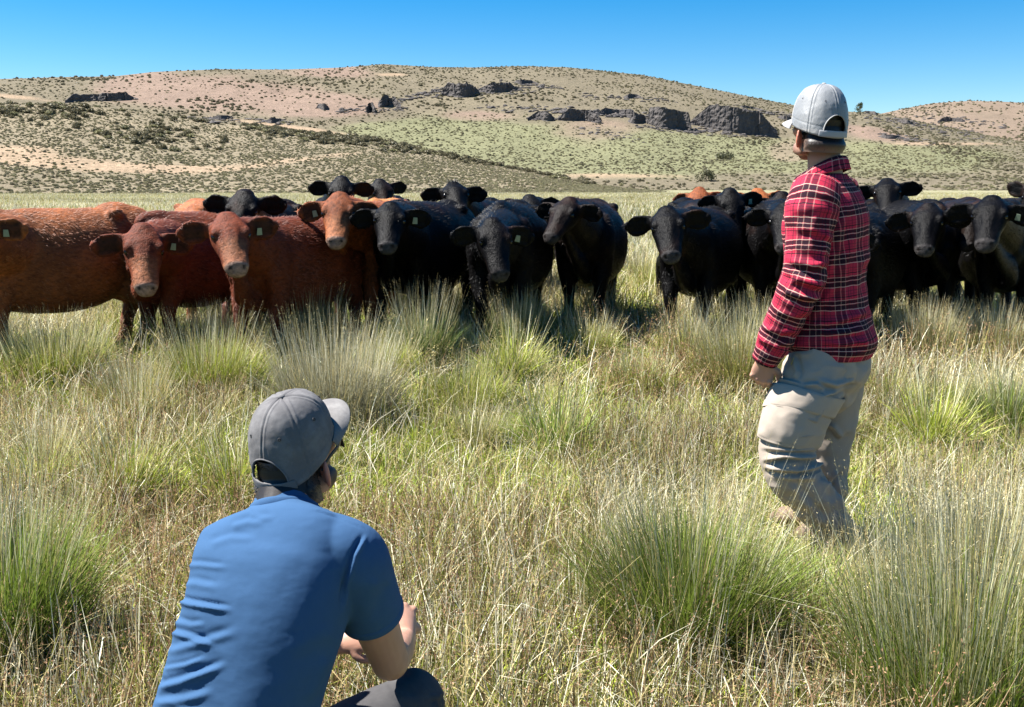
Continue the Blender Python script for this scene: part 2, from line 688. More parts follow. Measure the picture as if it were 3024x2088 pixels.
# ------------------------------------------------------------------ basalt cliffs
def rock_material():
    t = NT('basalt')
    co = t.coord('Object')
    st = t.coord('Object', (0.35, 0.35, 0.06))
    a = t.noise(1.0, 6, 0.65, st)
    b = t.noise(0.9, 5, 0.7, co)
    c = t.ramp(a, [(0.3, (0.030, 0.028, 0.030)), (0.5, (0.058, 0.053, 0.053)), (0.72, (0.12, 0.10, 0.088))])
    t.base(t.mix(0.4, c, t.ramp(b, [(0.3, (0.03, 0.029, 0.03)), (0.7, (0.15, 0.125, 0.105))])))
    t.set(Roughness=0.9)
    t.bump(a, 1.0, 0.8)
    return t.m


BASALT = rock_material()


def cliff(label, u0, u1, top, bot, seed, jag=0.25, taper=0.15, depth=None):
    """a broken wall of columns along the slope between pixels u0..u1; top/bot: pixel heights at its middle"""
    base, R, a = on_hill((u0 + u1) / 2, bot)
    ppm = F / (R * math.cos(a))
    W, H = (u1 - u0) / ppm, (bot - top) / ppm
    depth = depth or max(0.7 * H, 4)
    rg = np.random.default_rng(seed)
    n = max(40, int(W / 0.45)); m = 22
    s = np.linspace(0, 1, n)
    hs_ = np.interp(s, [0, taper, 1 - taper, 1], [0.25, 1, 1, 0.3])
    colw = np.cumsum(rg.uniform(1.2, 4.0, n * 2)) / W
    ci = np.searchsorted(colw, s)
    stepw = np.cumsum(rg.uniform(5, 16, n)) / W
    si = np.searchsorted(stepw, s)
    rad = rg.uniform(-1, 1, n * 3)
    hs_ = hs_ * (1 - jag * (0.35 * np.abs(rad[ci]) + 0.65 * np.abs(rad[si + n])))
    prof_t = np.linspace(0, 1, m)
    V = []
    tang = np.array((math.cos(a), -math.sin(a), 0)); inw = np.array((math.sin(a), math.cos(a), 0))
    for k in range(m + 3):
        if k < m:
            q = k / (m - 1)
            zz = (-0.35 + 1.35 * q) * H * hs_
            dd = 0.10 * depth * q + rad[ci] * 0.35 * (0.4 + q) + rad[si + n] * 1.0 + 0.5 * np.round(q * 4 + rad[si]) * 0.4
        else:
            e = (k - m + 1) / 3
            zz = H * hs_ * (1 - 0.10 * e) - e * e * H * 0.6
            dd = 0.22 * depth + rad[si + n] * 1.6 + e * depth
        x = (s - 0.5) * W
        pts = base + tang * x[:, None] + inw * (dd + 3.0 * np.sin(s * 7 + seed))[:, None]
        pts[:, 2] += zz
        # follow the slope along the wall
        az_ = np.arctan2(pts[:, 0], pts[:, 1]); rr = np.hypot(pts[:, 0], pts[:, 1])
        pts[:, 2] += (hill_z(np.arctan2((base + tang * x[:, None])[:, 0], (base + tang * x[:, None])[:, 1]), np.full(n, R)) - base[2]) * 0.85
        V.append(pts)
    V = np.array(V)
    P = V.reshape(-1, 3)
    P = P + np.stack([fbm(P / 1.6, 3, seed), fbm(P / 1.6 + 50, 3, seed), 0.6 * fbm(P / 1.6 + 90, 3, seed)], 1) * min(0.8, H * 0.1)
    P = P - base
    o = link('cliff', mesh_from('cliff', P, grid_faces(len(V), n), smooth_shade=False), BASALT, loc=base)
    tag(o, label, 'cliff', 'dark basalt outcrops on the hills')


CL = [('broad dark basalt wall with sheer face, nearest the man in the checked shirt', 2040, 2290, 318, 391, 1, 0.07, 0.22),
      ('squarer dark basalt block just west of the broad cliff wall', 1912, 2038, 321, 381, 2, 0.12, 0.06),
      ('low dark rock step at the west foot of the square basalt block', 1856, 1922, 336, 366, 3, 0.3, 0.3),
      ('rounded dark rock ledge west of the big cliffs, second outcrop below the crest', 1650, 1776, 323, 360, 4, 0.15, 0.25),
      ('thin dark ledge joining the rounded outcrop to the big cliffs', 1764, 1890, 323, 347, 5, 0.25, 0.2),
      ('small dark rock knob at the western end of the lower cliff line', 1560, 1640, 326, 356, 6, 0.2, 0.35),
      ('columnar dark crag high under the summit, taller half', 1300, 1416, 236, 288, 7, 0.45, 0.2),
      ('broken dark crag high under the summit beside the taller columns', 1400, 1545, 240, 274, 8, 0.4, 0.3),
      ('narrow upper rock band running along below the summit', 1520, 1590, 235, 250, 9, 0.4, 0.3),
      ('steep jagged dark crag above the gully in the middle of the hill', 1118, 1184, 274, 318, 10, 0.4, 0.3),
      ('slim dark rock pillar at the lower edge of the jagged crag', 1082, 1108, 300, 332, 11, 0.3, 0.3),
      ('long low dark cliff high on the left shoulder of the hill', 203, 388, 270, 299, 12, 0.3, 0.12),
      ('small square dark rock on the bare pink slope', 932, 972, 307, 324, 13, 0.3, 0.25),
      ('dark rock patch low on the bare slope above the near bank', 612, 705, 339, 352, 14, 0.5, 0.35),
      ('dark boulder pile at the foot of the bare pink slope', 782, 842, 342, 363, 15, 0.5, 0.35),
      ('small dark ledge alone on the upper eastern slope', 1842, 1898, 277, 291, 16, 0.3, 0.3),
      ('dark rock outcrop on the distant hill at the far right', 2772, 2845, 344, 361, 17, 0.3, 0.25),
      ('low rocks on the skyline beside the lone tree', 2556, 2592, 326, 337, 18, 0.4, 0.3),
      ('broken rocks on the slope below and beyond the lone tree', 2640, 2700, 350, 364, 19, 0.5, 0.3),
      ('grey ledge on the slope behind the grey cap', 2290, 2345, 338, 354, 20, 0.4, 0.3),
      ('rock ledge on the scrub slope under the lone tree', 2590, 2680, 395, 410, 21, 0.5, 0.3),
      ('thin dark ledge above the square basalt block near the crest', 2180, 2250, 312, 322, 22, 0.4, 0.3)]
for c_ in CL:
    cliff(*c_)

# ------------------------------------------------------------------ shrubs on the hills (uncountable cover)
def shrub_mesh(name, seed, c_top, flat=0.62, n=150):
    """a low twiggy dome: many small leaf-clump faces around a dark core"""
    rg = np.random.default_rng(seed)
    V, Fc, C = [], [], []
    sv, sf = ellipsoid((0, 0, 0.22 * flat), (0.36, 0.36, 0.34 * flat), n=5)
    sv = sv * (1 + 0.2 * vnoise(sv * 5, seed)[:, None])
    V.append(sv); Fc += [tuple(q) for q in sf]; C.append(np.tile(np.array(c_top) * 0.8, (len(sv), 1)))
    o = len(sv)
    for k in range(n):
        th, ph = math.acos(rg.uniform(-0.05, 1)), rg.uniform(0, 2 * math.pi)
        r = 0.5 * rg.uniform(0.72, 1.08)
        d = np.array((math.sin(th) * math.cos(ph), math.sin(th) * math.sin(ph), math.cos(th) * flat))
        p = d * r + np.array((0, 0, 0.06))
        s = rg.uniform(0.05, 0.12)
        a = unit(rg.normal(size=3)); b = unit(np.cross(a, rg.normal(size=3)))
        V.append(np.array([p + a * s, p + b * s * 0.8, p - a * s, p - b * s * 0.8 + d * s]))
        C.append(np.tile(np.array(c_top) * rg.uniform(0.75, 1.3), (4, 1)))
        Fc.append((o, o + 1, o + 2, o + 3)); o += 4
    me = mesh_from(name, np.vstack(V), Fc, False)
    paint(me, np.vstack(C))
    return me


def leaf_material(name, trans=0.3, gloss=0.02):
    t = NT(name)
    inf = t.n('ShaderNodeObjectInfo').outputs['Random']
    k = t.math('MULTIPLY_ADD', inf, 0.34, 0.83)
    c = t.mix(1.0, t.attr(), k, 'MULTIPLY')
    d = t.n('ShaderNodeBsdfDiffuse'); tr = t.n('ShaderNodeBsdfTranslucent'); mx = t.n('ShaderNodeMixShader')
    t.l(c, d.inputs[0]); t.l(c, tr.inputs[0])
    mx.inputs[0].default_value = trans
    t.l(d.outputs[0], mx.inputs[1]); t.l(tr.outputs[0], mx.inputs[2])
    gl = t.n('ShaderNodeBsdfGlossy'); gl.inputs['Roughness'].default_value = 0.45; gl.inputs[0].default_value = (1, 1, 1, 1)
    m2 = t.n('ShaderNodeMixShader'); m2.inputs[0].default_value = gloss
    t.l(mx.outputs[0], m2.inputs[1]); t.l(gl.outputs[0], m2.inputs[2])
    t.l(m2.outputs[0], t.out.inputs[0])
    t.t.nodes.remove(t.b)
    return t.m


SHRUB = leaf_material('shrub_leaf', 0.2)


def shrubs():
    vars_ = []
    for k, c in enumerate([(.27, .245, .135), (.245, .23, .12), (.28, .255, .155), (.15, .132, .075), (.19, .168, .10)]):
        m = shrub_mesh('shrub', 60 + k, c, 0.62 if k < 3 else 0.8)
        m.materials.append(SHRUB)
        vars_.append(m)
    A0, A1 = math.radians(-34), math.radians(34)
    out_p, out_s, out_i = [], [], []
    def spread(n, r0, r1, rule, seed):
        rg = np.random.default_rng(seed)
        a = rg.uniform(A0, A1, n)
        r = np.sqrt(rg.uniform(r0 * r0, r1 * r1, n))
        z = hill_z(a, r)
        P = np.stack([r * np.sin(a), r * np.cos(a), z], 1)
        c, dn, db, mg = land_cover(P)
        u, v = project(P)
        keep, size, idx = rule(rg, P, u, v, r, dn, db, mg, n)
        k = rg.uniform(0, 1, n) < keep
        out_p.append(P[k]); out_s.append(size[k]); out_i.append(idx[k])
    def near_rule(rg, P, u, v, r, dn, db, mg, n):
        nz = fbm(P / 14, 3, 77)
        return np.clip(dn * (0.75 + 0.6 * nz), 0, 1), rg.uniform(0.4, 1.0, n) * np.clip(1 - r / 900, .5, 1), rg.choice([0, 0, 1, 1, 2, 2, 4], n)
    spread(60000, 188, 345, near_rule, 1)
    def belt_rule(rg, P, u, v, r, dn, db, mg, n):
        ridge = np.interp(u, [740, 941, 1103, 1233, 1500, 1740, 1900], [376, 398, 410, 436, 490, 536, 548])
        b = np.exp(-((v - ridge) / np.interp(u, [700, 900, 1100, 1500], [10, 17, 15, 6])) ** 2) * ((u > 720) & (u < 1750)) * (r < 345)
        b2 = (blob(u, v, 120, 330, 220, 22) + 0.8 * blob(u, v, 430, 400, 160, 30) + blob(u, v, 640, 350, 120, 14)) * (r < 345) * 0.3
        return np.clip(b + b2, 0, 1), rg.uniform(1.1, 2.6, n), rg.choice([3, 3, 4, 1], n)
    spread(16000, 240, 345, belt_rule, 2)
    def back_rule(rg, P, u, v, r, dn, db, mg, n):
        nz = fbm(P / 40, 4, 78)
        return np.clip(db * (0.42 + 0.9 * nz) * (1 - 0.45 * mg), 0, 1) * (r < 880), rg.uniform(0.6, 1.7, n), rg.choice([0, 1, 2, 3, 4, 4], n)
    spread(44000, 365, 880, back_rule, 3)
    def green_rule(rg, P, u, v, r, dn, db, mg, n):
        return np.clip(db * mg * 0.9, 0, 1) * (r < 700), rg.uniform(0.5, 1.2, n), rg.choice([0, 0, 1, 2], n)
    spread(26000, 365, 720, green_rule, 4)
    def dark_rule(rg, P, u, v, r, dn, db, mg, n):
        b = blob(u, v, 1480, 290, 130, 14) + blob(u, v, 1290, 310, 60, 12) + blob(u, v, 660, 310, 90, 16) + blob(u, v, 520, 330, 90, 14) + blob(u, v, 2760, 425, 200, 18, 0.28) \
            + blob(u, v, 2250, 400, 60, 30) + blob(u, v, 820, 250, 160, 14) * .5 + 0.4 * blob(u, v, 1000, 240, 120, 40) + 0.5 * blob(u, v, 300, 235, 200, 10)
        return np.clip(b * 0.8, 0, 1) * (r > 350), rg.uniform(1.0, 2.6, n), rg.choice([3, 4, 4], n)
    spread(26000, 365, 900, dark_rule, 5)
    def right_rule(rg, P, u, v, r, dn, db, mg, n):
        return np.clip(.35 + .8 * fbm(P / 60, 3, 79), 0, 1), rg.uniform(1.2, 3.0, n), rg.choice([1, 3, 4, 4], n)
    A0, A1 = math.radians(14), math.radians(34)
    spread(9000, 905, 1500, right_rule, 6)
    P, S, I = np.vstack(out_p), np.concatenate(out_s), np.concatenate(out_i)
    n = len(P)
    rot = np.zeros((n, 3)); rot[:, 2] = rng.uniform(0, 6.28, n)
    sc = np.stack([S * rng.uniform(0.8, 1.3, n), S, S * rng.uniform(0.7, 1.2, n)], 1)
    o = scatter('shrubland', P, rot, sc, I, vars_)
    tag(o, 'low scrub dotted over the dry hillsides', None, kind='stuff')
    print('shrubs', n)


shrubs()


# ------------------------------------------------------------------ loose rock and broken ledges (uncountable)
def scree():
    vars_ = []
    for k in range(5):
        rg = np.random.default_rng(40 + k)
        v, f = ellipsoid((0, 0, .1), (.5, .42, .34), n=5)
        v = v + unit(v) * (.34 * vnoise(v * 3.1 + k * 9, k))[:, None]
        v[:, 2] = np.round(v[:, 2] * 5) / 5 * .7 + v[:, 2] * .3
        m = mesh_from('rock', v, f, False); m.materials.append(BASALT); vars_.append(m)
    rg = np.random.default_rng(77)
    # rows: u0, v0, u1, v1 of a ledge line, spread in v, how many, size
    rows = [(1180, 300, 1320, 262, 8, 60, 2.2), (1200, 285, 1600, 262, 16, 170, 2.2), (1420, 318, 1700, 330, 10, 90, 2.0), (1640, 332, 1920, 345, 8, 160, 2.6), (1880, 372, 2060, 392, 8, 90, 2.0), (2040, 388, 2290, 398, 10, 190, 2.0),
            (1700, 285, 2000, 300, 8, 70, 1.8), (2120, 318, 2360, 345, 8, 90, 2.2), (1700, 385, 1900, 410, 16, 60, 1.6), (2560, 345, 2900, 400, 22, 200, 2.2), (2600, 400, 2760, 425, 10, 70, 2.0), (1000, 330, 1120, 318, 10, 50, 1.8),
            (560, 352, 860, 362, 8, 80, 1.8), (200, 300, 400, 292, 6, 60, 2.0), (1480, 240, 1660, 262, 6, 60, 1.8), (2700, 340, 2960, 372, 12, 60, 3.0), (1080, 335, 1200, 320, 8, 40, 1.8), (1560, 352, 1640, 356, 5, 40, 1.8)]
    P, S = [], []
    for (u0, v0, u1, v1, sp, n, sz) in rows:
        for k in range(n):
            t = rg.uniform(0, 1)
            t = np.clip(round(t * 9) / 9 + rg.normal(0, .03), 0, 1)
            p, R, a_ = on_hill(u0 + (u1 - u0) * t + rg.normal(0, 4), v0 + (v1 - v0) * t + rg.normal(0, sp * .45))
            P.append(p); S.append(sz * rg.uniform(.3, 1.3))
    P, S = np.array(P), np.array(S)
    n = len(P)
    rot = np.zeros((n, 3)); rot[:, 2] = rg.normal(0, .5, n)
    o = scatter('scree', P, rot, np.stack([S * rg.uniform(1.0, 2.4, n), S * 1.2, S * rg.uniform(.5, .95, n)], 1), rg.integers(0, 5, n), vars_)
    tag(o, 'loose dark rocks and broken ledges strewn over the hillside', None, kind='stuff')


scree()

# ------------------------------------------------------------------ the lone tree on the skyline and two bushes on the flat
def leafy(name, label, cat, u, v, h, w, seed, c_leaf, trunk=0.3, nleaf=900, group=None):
    base, R, a = on_hill(u, v)
    rg = np.random.default_rng(seed)
    root = thing(name, label, cat, base, group)
    BARK = plain('bark', (.10, .075, .055), .9, .3, 4)
    # trunk with forking limbs
    parts = [Tube(np.array([(0, 0, -.4), (.1, 0, h * trunk * .5), (.0, .1, h * trunk), (0, 0, h * .75)]), np.array([.05, .042, .036, .012]) * h).solid(16, 8)]
    for k in range(7):
        an = rg.uniform(0, 6.28); z0 = h * rg.uniform(trunk * .5, .6); z1 = z0 + h * rg.uniform(.12, .3)
        d = np.array((math.cos(an), math.sin(an), 0)) * w * rg.uniform(.25, .42)
        parts.append(Tube(np.array([(0, 0, z0), d * .5 + np.array((0, 0, (z0 + z1) / 2)), d + np.array((0, 0, z1))]), np.array([.024, .016, .007]) * h).solid(10, 6))
    V, Fc, o_ = [], [], 0
    for v_, f_ in parts:
        V.append(v_); Fc += [tuple(i + o_ for i in q) for q in f_]; o_ += len(v_)
    link('trunk', mesh_from('trunk', np.vstack(V), Fc), BARK, root)
    # crown of leaf clumps gathered in uneven masses
    cl = []
    for k in range(26):
        t = rg.uniform(0, 1); zc = h * (trunk * .8 + (1.0 - trunk * .8) * t)
        rr_ = w * .5 * math.sin(math.pi * min(1, .18 + t * .80)) ** .8 * rg.uniform(.35, .95); an = rg.uniform(0, 6.28)
        cl.append((rr_ * math.cos(an), rr_ * math.sin(an), zc, rg.uniform(.10, .2) * w))
    V, C_ = [], []
    for k in range(nleaf):
        x, y, z, s = cl[rg.integers(len(cl))]
        p = np.array((x, y, z)) + unit(rg.normal(size=3)) * s * rg.uniform(.4, 1.1)
        q = w * rg.uniform(.018, .045)
        a1 = unit(rg.normal(size=3)); b1 = unit(np.cross(a1, rg.normal(size=3)))
        V.append(np.array([p + a1 * q, p + b1 * q * .7, p - a1 * q, p - b1 * q * .7]))
        C_.append(np.tile(np.array(c_leaf) * rg.uniform(.6, 1.5), (4, 1)))
    me = mesh_from('crown', np.vstack(V), np.arange(4 * nleaf).reshape(-1, 4), False)
    paint(me, np.vstack(C_))
    link('crown', me, SHRUB, root)


leafy('tree', 'lone round tree on the skyline just right of the pale cap', 'tree', 2540, 340, 8.6, 7.6, 5, (.07, .085, .035), .24, 1500)
leafy('bush', 'dark spreading bush on the flat just left of the standing man', 'bush', 2085, 536, 3.4, 8.5, 6, (.10, .10, .05), .25, 1100, 'bushes at the foot of the hill')
leafy('bush', 'low dark bush beneath the green slope, far left of the standing man', 'bush', 1720, 536, 2.0, 4.0, 7, (.12, .12, .06), .2, 600, 'bushes at the foot of the hill')
leafy('bush', 'wide dark bush patch half way up the green slope under the cliffs', 'bush', 2140, 470, 2.6, 11.0, 8, (.11, .11, .055), .2, 900, 'bushes at the foot of the hill')
# ================================================================== GRASS
GRASS = leaf_material('grass_blade', 0.28, 0.012)
STRAW = np.array((.55, .45, .21)); PALE = np.array((.79, .73, .53)); GREEN = np.array((.150, .225, .026)); LIME = np.array((.34, .41, .045))
OLIVE = np.array((.23, .235, .05)); RUST = np.array((.27, .16, .09)); DARKG = np.array((.075, .115, .03)); SILVER = np.array((.42, .41, .27))


class Blades:
    """collects ribbon blades: three joints bent along their length, tapering to a point"""
    def __init__(self, seed):
        self.rg = np.random.default_rng(seed)
        self.V, self.Q, self.T, self.C, self.o = [], [], [], [], 0

    def add(self, n, xy, L, w, a0, bend, c0, c1, az=None, kink=0.0, jit=0.18, z0=-0.02):
        """xy (n,2); L, w, a0 (lean), bend: arrays or scalars; c0 base colour, c1 tip colour"""
        rg = self.rg
        B = lambda x: np.broadcast_to(np.asarray(x, float), (n,)).copy()
        L, w, a0, bend = B(L), B(w), B(a0), B(bend)
        az = rg.uniform(0, 2 * math.pi, n) if az is None else B(az)
        d = np.stack([np.cos(az), np.sin(az), 0 * az], 1)
        wz = az + math.pi / 2 + rg.uniform(-0.9, 0.9, n)
        s = np.stack([np.cos(wz), np.sin(wz), 0 * wz], 1)
        p = np.concatenate([xy, np.full((n, 1), z0)], 1)
        kk = rg.uniform(0, 1, n) < kink
        ks = rg.integers(0, 3, n)
        ang = a0.copy()
        rows = []
        for k, (ww) in enumerate((0.8, 1.0, 0.75, 0.0)):
            if k == 3: rows.append(p[:, None])
            else: rows.append(np.stack([p - s * (w * ww / 2)[:, None], p + s * (w * ww / 2)[:, None]], 1))
            step = L / 3
            p = p + d * (np.sin(ang) * step)[:, None] + np.array((0, 0, 1.0)) * (np.cos(ang) * step)[:, None]
            ang = ang + bend / 3 + np.where(kk & (ks == k), rg.uniform(0.6, 1.5, n), 0)
            p[:, 2] = np.maximum(p[:, 2], 0.004)
        v = np.concatenate(rows, 1)          # n,7,3
        self.tip = v[:, 6]; self.tipdir = unit(v[:, 6] - v[:, 4])
        i = self.o + np.arange(n)[:, None] * 7
        self.Q.append(np.concatenate([i + np.array([[0, 1, 3, 2]]), i + np.array([[2, 3, 5, 4]])]))
        self.T.append(i + np.array([[4, 5, 6]]))
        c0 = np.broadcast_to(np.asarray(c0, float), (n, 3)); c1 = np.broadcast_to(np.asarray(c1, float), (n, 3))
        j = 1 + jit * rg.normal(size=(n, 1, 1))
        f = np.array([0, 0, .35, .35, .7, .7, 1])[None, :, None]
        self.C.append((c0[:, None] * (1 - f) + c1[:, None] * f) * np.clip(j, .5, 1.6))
        self.V.append(v.reshape(-1, 3)); self.o += 7 * n

    def seeds(self, tips, dirs, per, size, c, run=0.07):
        """small seed scales along the top of each stem"""
        rg = self.rg
        n = len(tips) * per
        if n == 0: return
        t = np.repeat(tips, per, 0) - np.repeat(dirs, per, 0) * rg.uniform(0, run, (n, 1)) + rg.normal(size=(n, 3)) * size * 0.9
        a = unit(np.repeat(dirs, per, 0) + rg.normal(size=(n, 3)) * 0.6) * size * rg.uniform(0.7, 1.5, (n, 1))
        b = unit(np.cross(a, rg.normal(size=(n, 3)))) * size * 0.38
        v = np.stack([t - a, t + b, t + a, t - b], 1)
        i = self.o + np.arange(n)[:, None] * 4
        self.Q.append(i + np.array([[0, 1, 2, 3]]))
        self.C.append(np.repeat((np.asarray(c) * np.clip(1 + 0.3 * rg.normal(size=(n, 1)), .4, 1.7))[:, None], 4, 1))
        self.V.append(v.reshape(-1, 3)); self.o += 4 * n

    def mesh(self, name):
        V = np.vstack(self.V)
        C = np.vstack([c.reshape(-1, 3) for c in self.C])
        Q = np.vstack(self.Q)
        T = np.vstack(self.T) if self.T else np.zeros((0, 3), int)
        me = bpy.data.meshes.new(name)
        me.vertices.add(len(V)); me.vertices.foreach_set('co', V.astype(np.float32).ravel())
        idx = np.concatenate([Q.ravel(), T.ravel()]).astype(np.int32)
        me.loops.add(len(idx)); me.loops.foreach_set('vertex_index', idx)
        me.polygons.add(len(Q) + len(T))
        me.polygons.foreach_set('loop_start', np.concatenate([np.arange(len(Q)) * 4, len(Q) * 4 + np.arange(len(T)) * 3]).astype(np.int32))
        me.polygons.foreach_set('loop_total', np.concatenate([np.full(len(Q), 4), np.full(len(T), 3)]).astype(np.int32))
        me.update(calc_edges=True)
        paint(me, np.clip(C, 0.01, 0.85))
        me.materials.append(GRASS)
        return me


def disc(rg, n, r):
    a = rg.uniform(0, 2 * math.pi, n); q = r * np.sqrt(rg.uniform(0, 1, n))
    return np.stack([q * np.cos(a), q * np.sin(a)], 1)


def mixc(rg, n, cols, p):
    return np.array(cols)[rg.choice(len(cols), n, p=p)]


def tile(seed, kind, size, dens, wk=1.0, hk=1.0):
    """a square of meadow: short green leaves, standing dry stems with seeds, arching fallen straws; dens = blades per m2"""
    b = Blades(seed); rg = b.rg
    A = size * size
    mixes = {          # shares of: short green, standing stems, arching straws; then stem colours straw/pale/rust/olive
        'tangle': (.42, .46, .12, (.34, .26, .16, .24)),
        'rusty': (.38, .54, .08, (.28, .14, .38, .20)),
        'pale': (.30, .44, .26, (.28, .56, .06, .10)),
        'lush': (.80, .14, .06, (.40, .20, .10, .30)),
        'silver': (.22, .68, .10, (.30, .38, .04, .28)),
    }
    g_, s_, f_, pc = mixes[kind]
    def spots(n):
        xy = rg.uniform(-.5, .5, (n, 2)) * size
        q = fbm(np.c_[xy * 5.0 / max(1, size), np.full(n, seed * 3.7)], 3, seed)
        return xy, np.clip(1 + .75 * q, .45, 1.7)
    n = int(dens * A * g_)
    xy, q = spots(n)
    g = mixc(rg, n, [GREEN, LIME, OLIVE, STRAW * .8], [.30, .44, .18, .08])
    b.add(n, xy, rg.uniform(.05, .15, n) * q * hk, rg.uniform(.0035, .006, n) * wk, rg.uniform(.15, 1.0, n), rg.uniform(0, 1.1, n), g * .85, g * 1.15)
    n = int(dens * A * s_)
    xy, q = spots(n)
    c = mixc(rg, n, [STRAW, PALE, RUST, OLIVE * 1.3], list(pc))
    dk = rg.uniform(0, 1, n) < (.28 if kind in ('tangle', 'rusty') else .10)
    c[dk] = mixc(rg, int(dk.sum()), [np.array((.10, .085, .03)), np.array((.085, .10, .03)), np.array((.13, .075, .035))], [.4, .3, .3])
    hgt = (.16, .40) if kind == 'silver' else (.13, .36)
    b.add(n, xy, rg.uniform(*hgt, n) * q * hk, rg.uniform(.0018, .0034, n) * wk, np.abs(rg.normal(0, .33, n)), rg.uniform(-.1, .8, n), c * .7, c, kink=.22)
    k = rg.uniform(0, 1, n) < (.65 if kind == 'rusty' else .34)
    if wk < 3: b.seeds(b.tip[k], b.tipdir[k], 7, .0040 * wk, RUST * 1.35 if kind in ('rusty', 'tangle') else STRAW, run=.09)
    n = int(dens * A * f_)
    xy, q = spots(n)
    c = mixc(rg, n, [STRAW, PALE, OLIVE * 1.3], [.36, .52, .12])
    b.add(n, xy, rg.uniform(.18, .42, n) * hk, rg.choice([.0020, .0026, .0032, .0044], n) * wk, rg.uniform(.5, 1.2, n), rg.uniform(.3, 1.3, n), c * .85, c * 1.05, kink=.3)
    return b.mesh('grass_tile')


def tussock_mesh(seed, R, H, n, green=GREEN, dry=0.35, spread=0.55, seedy=0.3, wk=1.0, tall=1.25):
    """a bunch grass: leaves fanning from a tight base, drier flowering stems above them"""
    b = Blades(seed); rg = b.rg
    def ring(n, k=1.0):
        q = R * k * np.sqrt(rg.uniform(0, 1, n)); a = rg.uniform(0, 2 * math.pi, n)
        return np.stack([q * np.cos(a), q * np.sin(a)], 1), a, q / R
    xy, a, q = ring(n)
    g = mixc(rg, n, [green, green * 1.25, green * .7, STRAW * .8], [.45, .3, .15, .1])
    L = H * rg.uniform(.55, 1.08, n) * (1 - .25 * q)
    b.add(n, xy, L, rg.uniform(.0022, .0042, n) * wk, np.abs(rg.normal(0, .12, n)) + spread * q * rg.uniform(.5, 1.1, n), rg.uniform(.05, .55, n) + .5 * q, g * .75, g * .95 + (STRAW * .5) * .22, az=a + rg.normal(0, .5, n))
    m = int(n * dry)
    xy, a, q = ring(m, .9)
    c = mixc(rg, m, [STRAW, PALE, SILVER], [.4, .35, .25])
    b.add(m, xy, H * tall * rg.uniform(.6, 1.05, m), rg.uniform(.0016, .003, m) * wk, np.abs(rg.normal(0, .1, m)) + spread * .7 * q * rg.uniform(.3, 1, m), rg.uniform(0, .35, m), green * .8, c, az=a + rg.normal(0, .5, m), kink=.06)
    k = rg.uniform(0, 1, m) < seedy
    b.seeds(b.tip[k], b.tipdir[k], 9, .0026 * wk, STRAW * .85, run=.12)
    m = int(n * .10)      # dead leaves collapsed round the foot
    xy, a, q = ring(m, 1.1)
    c = mixc(rg, m, [STRAW, PALE], [.6, .4])
    b.add(m, xy, H * rg.uniform(.4, .9, m), .003 * wk, rg.uniform(.7, 1.3, m), rg.uniform(.2, 1.2, m), c * .8, c, az=a + rg.normal(0, .4, m), kink=.3)
    return b.mesh('tussock')


def in_view(x, y, pad=0.12, r0=0.0):
    zc = y * cs + CAM_Z * sn
    return (np.abs(x) < zc * (1512 / F + pad) + 0.6) & (y > 0.9)


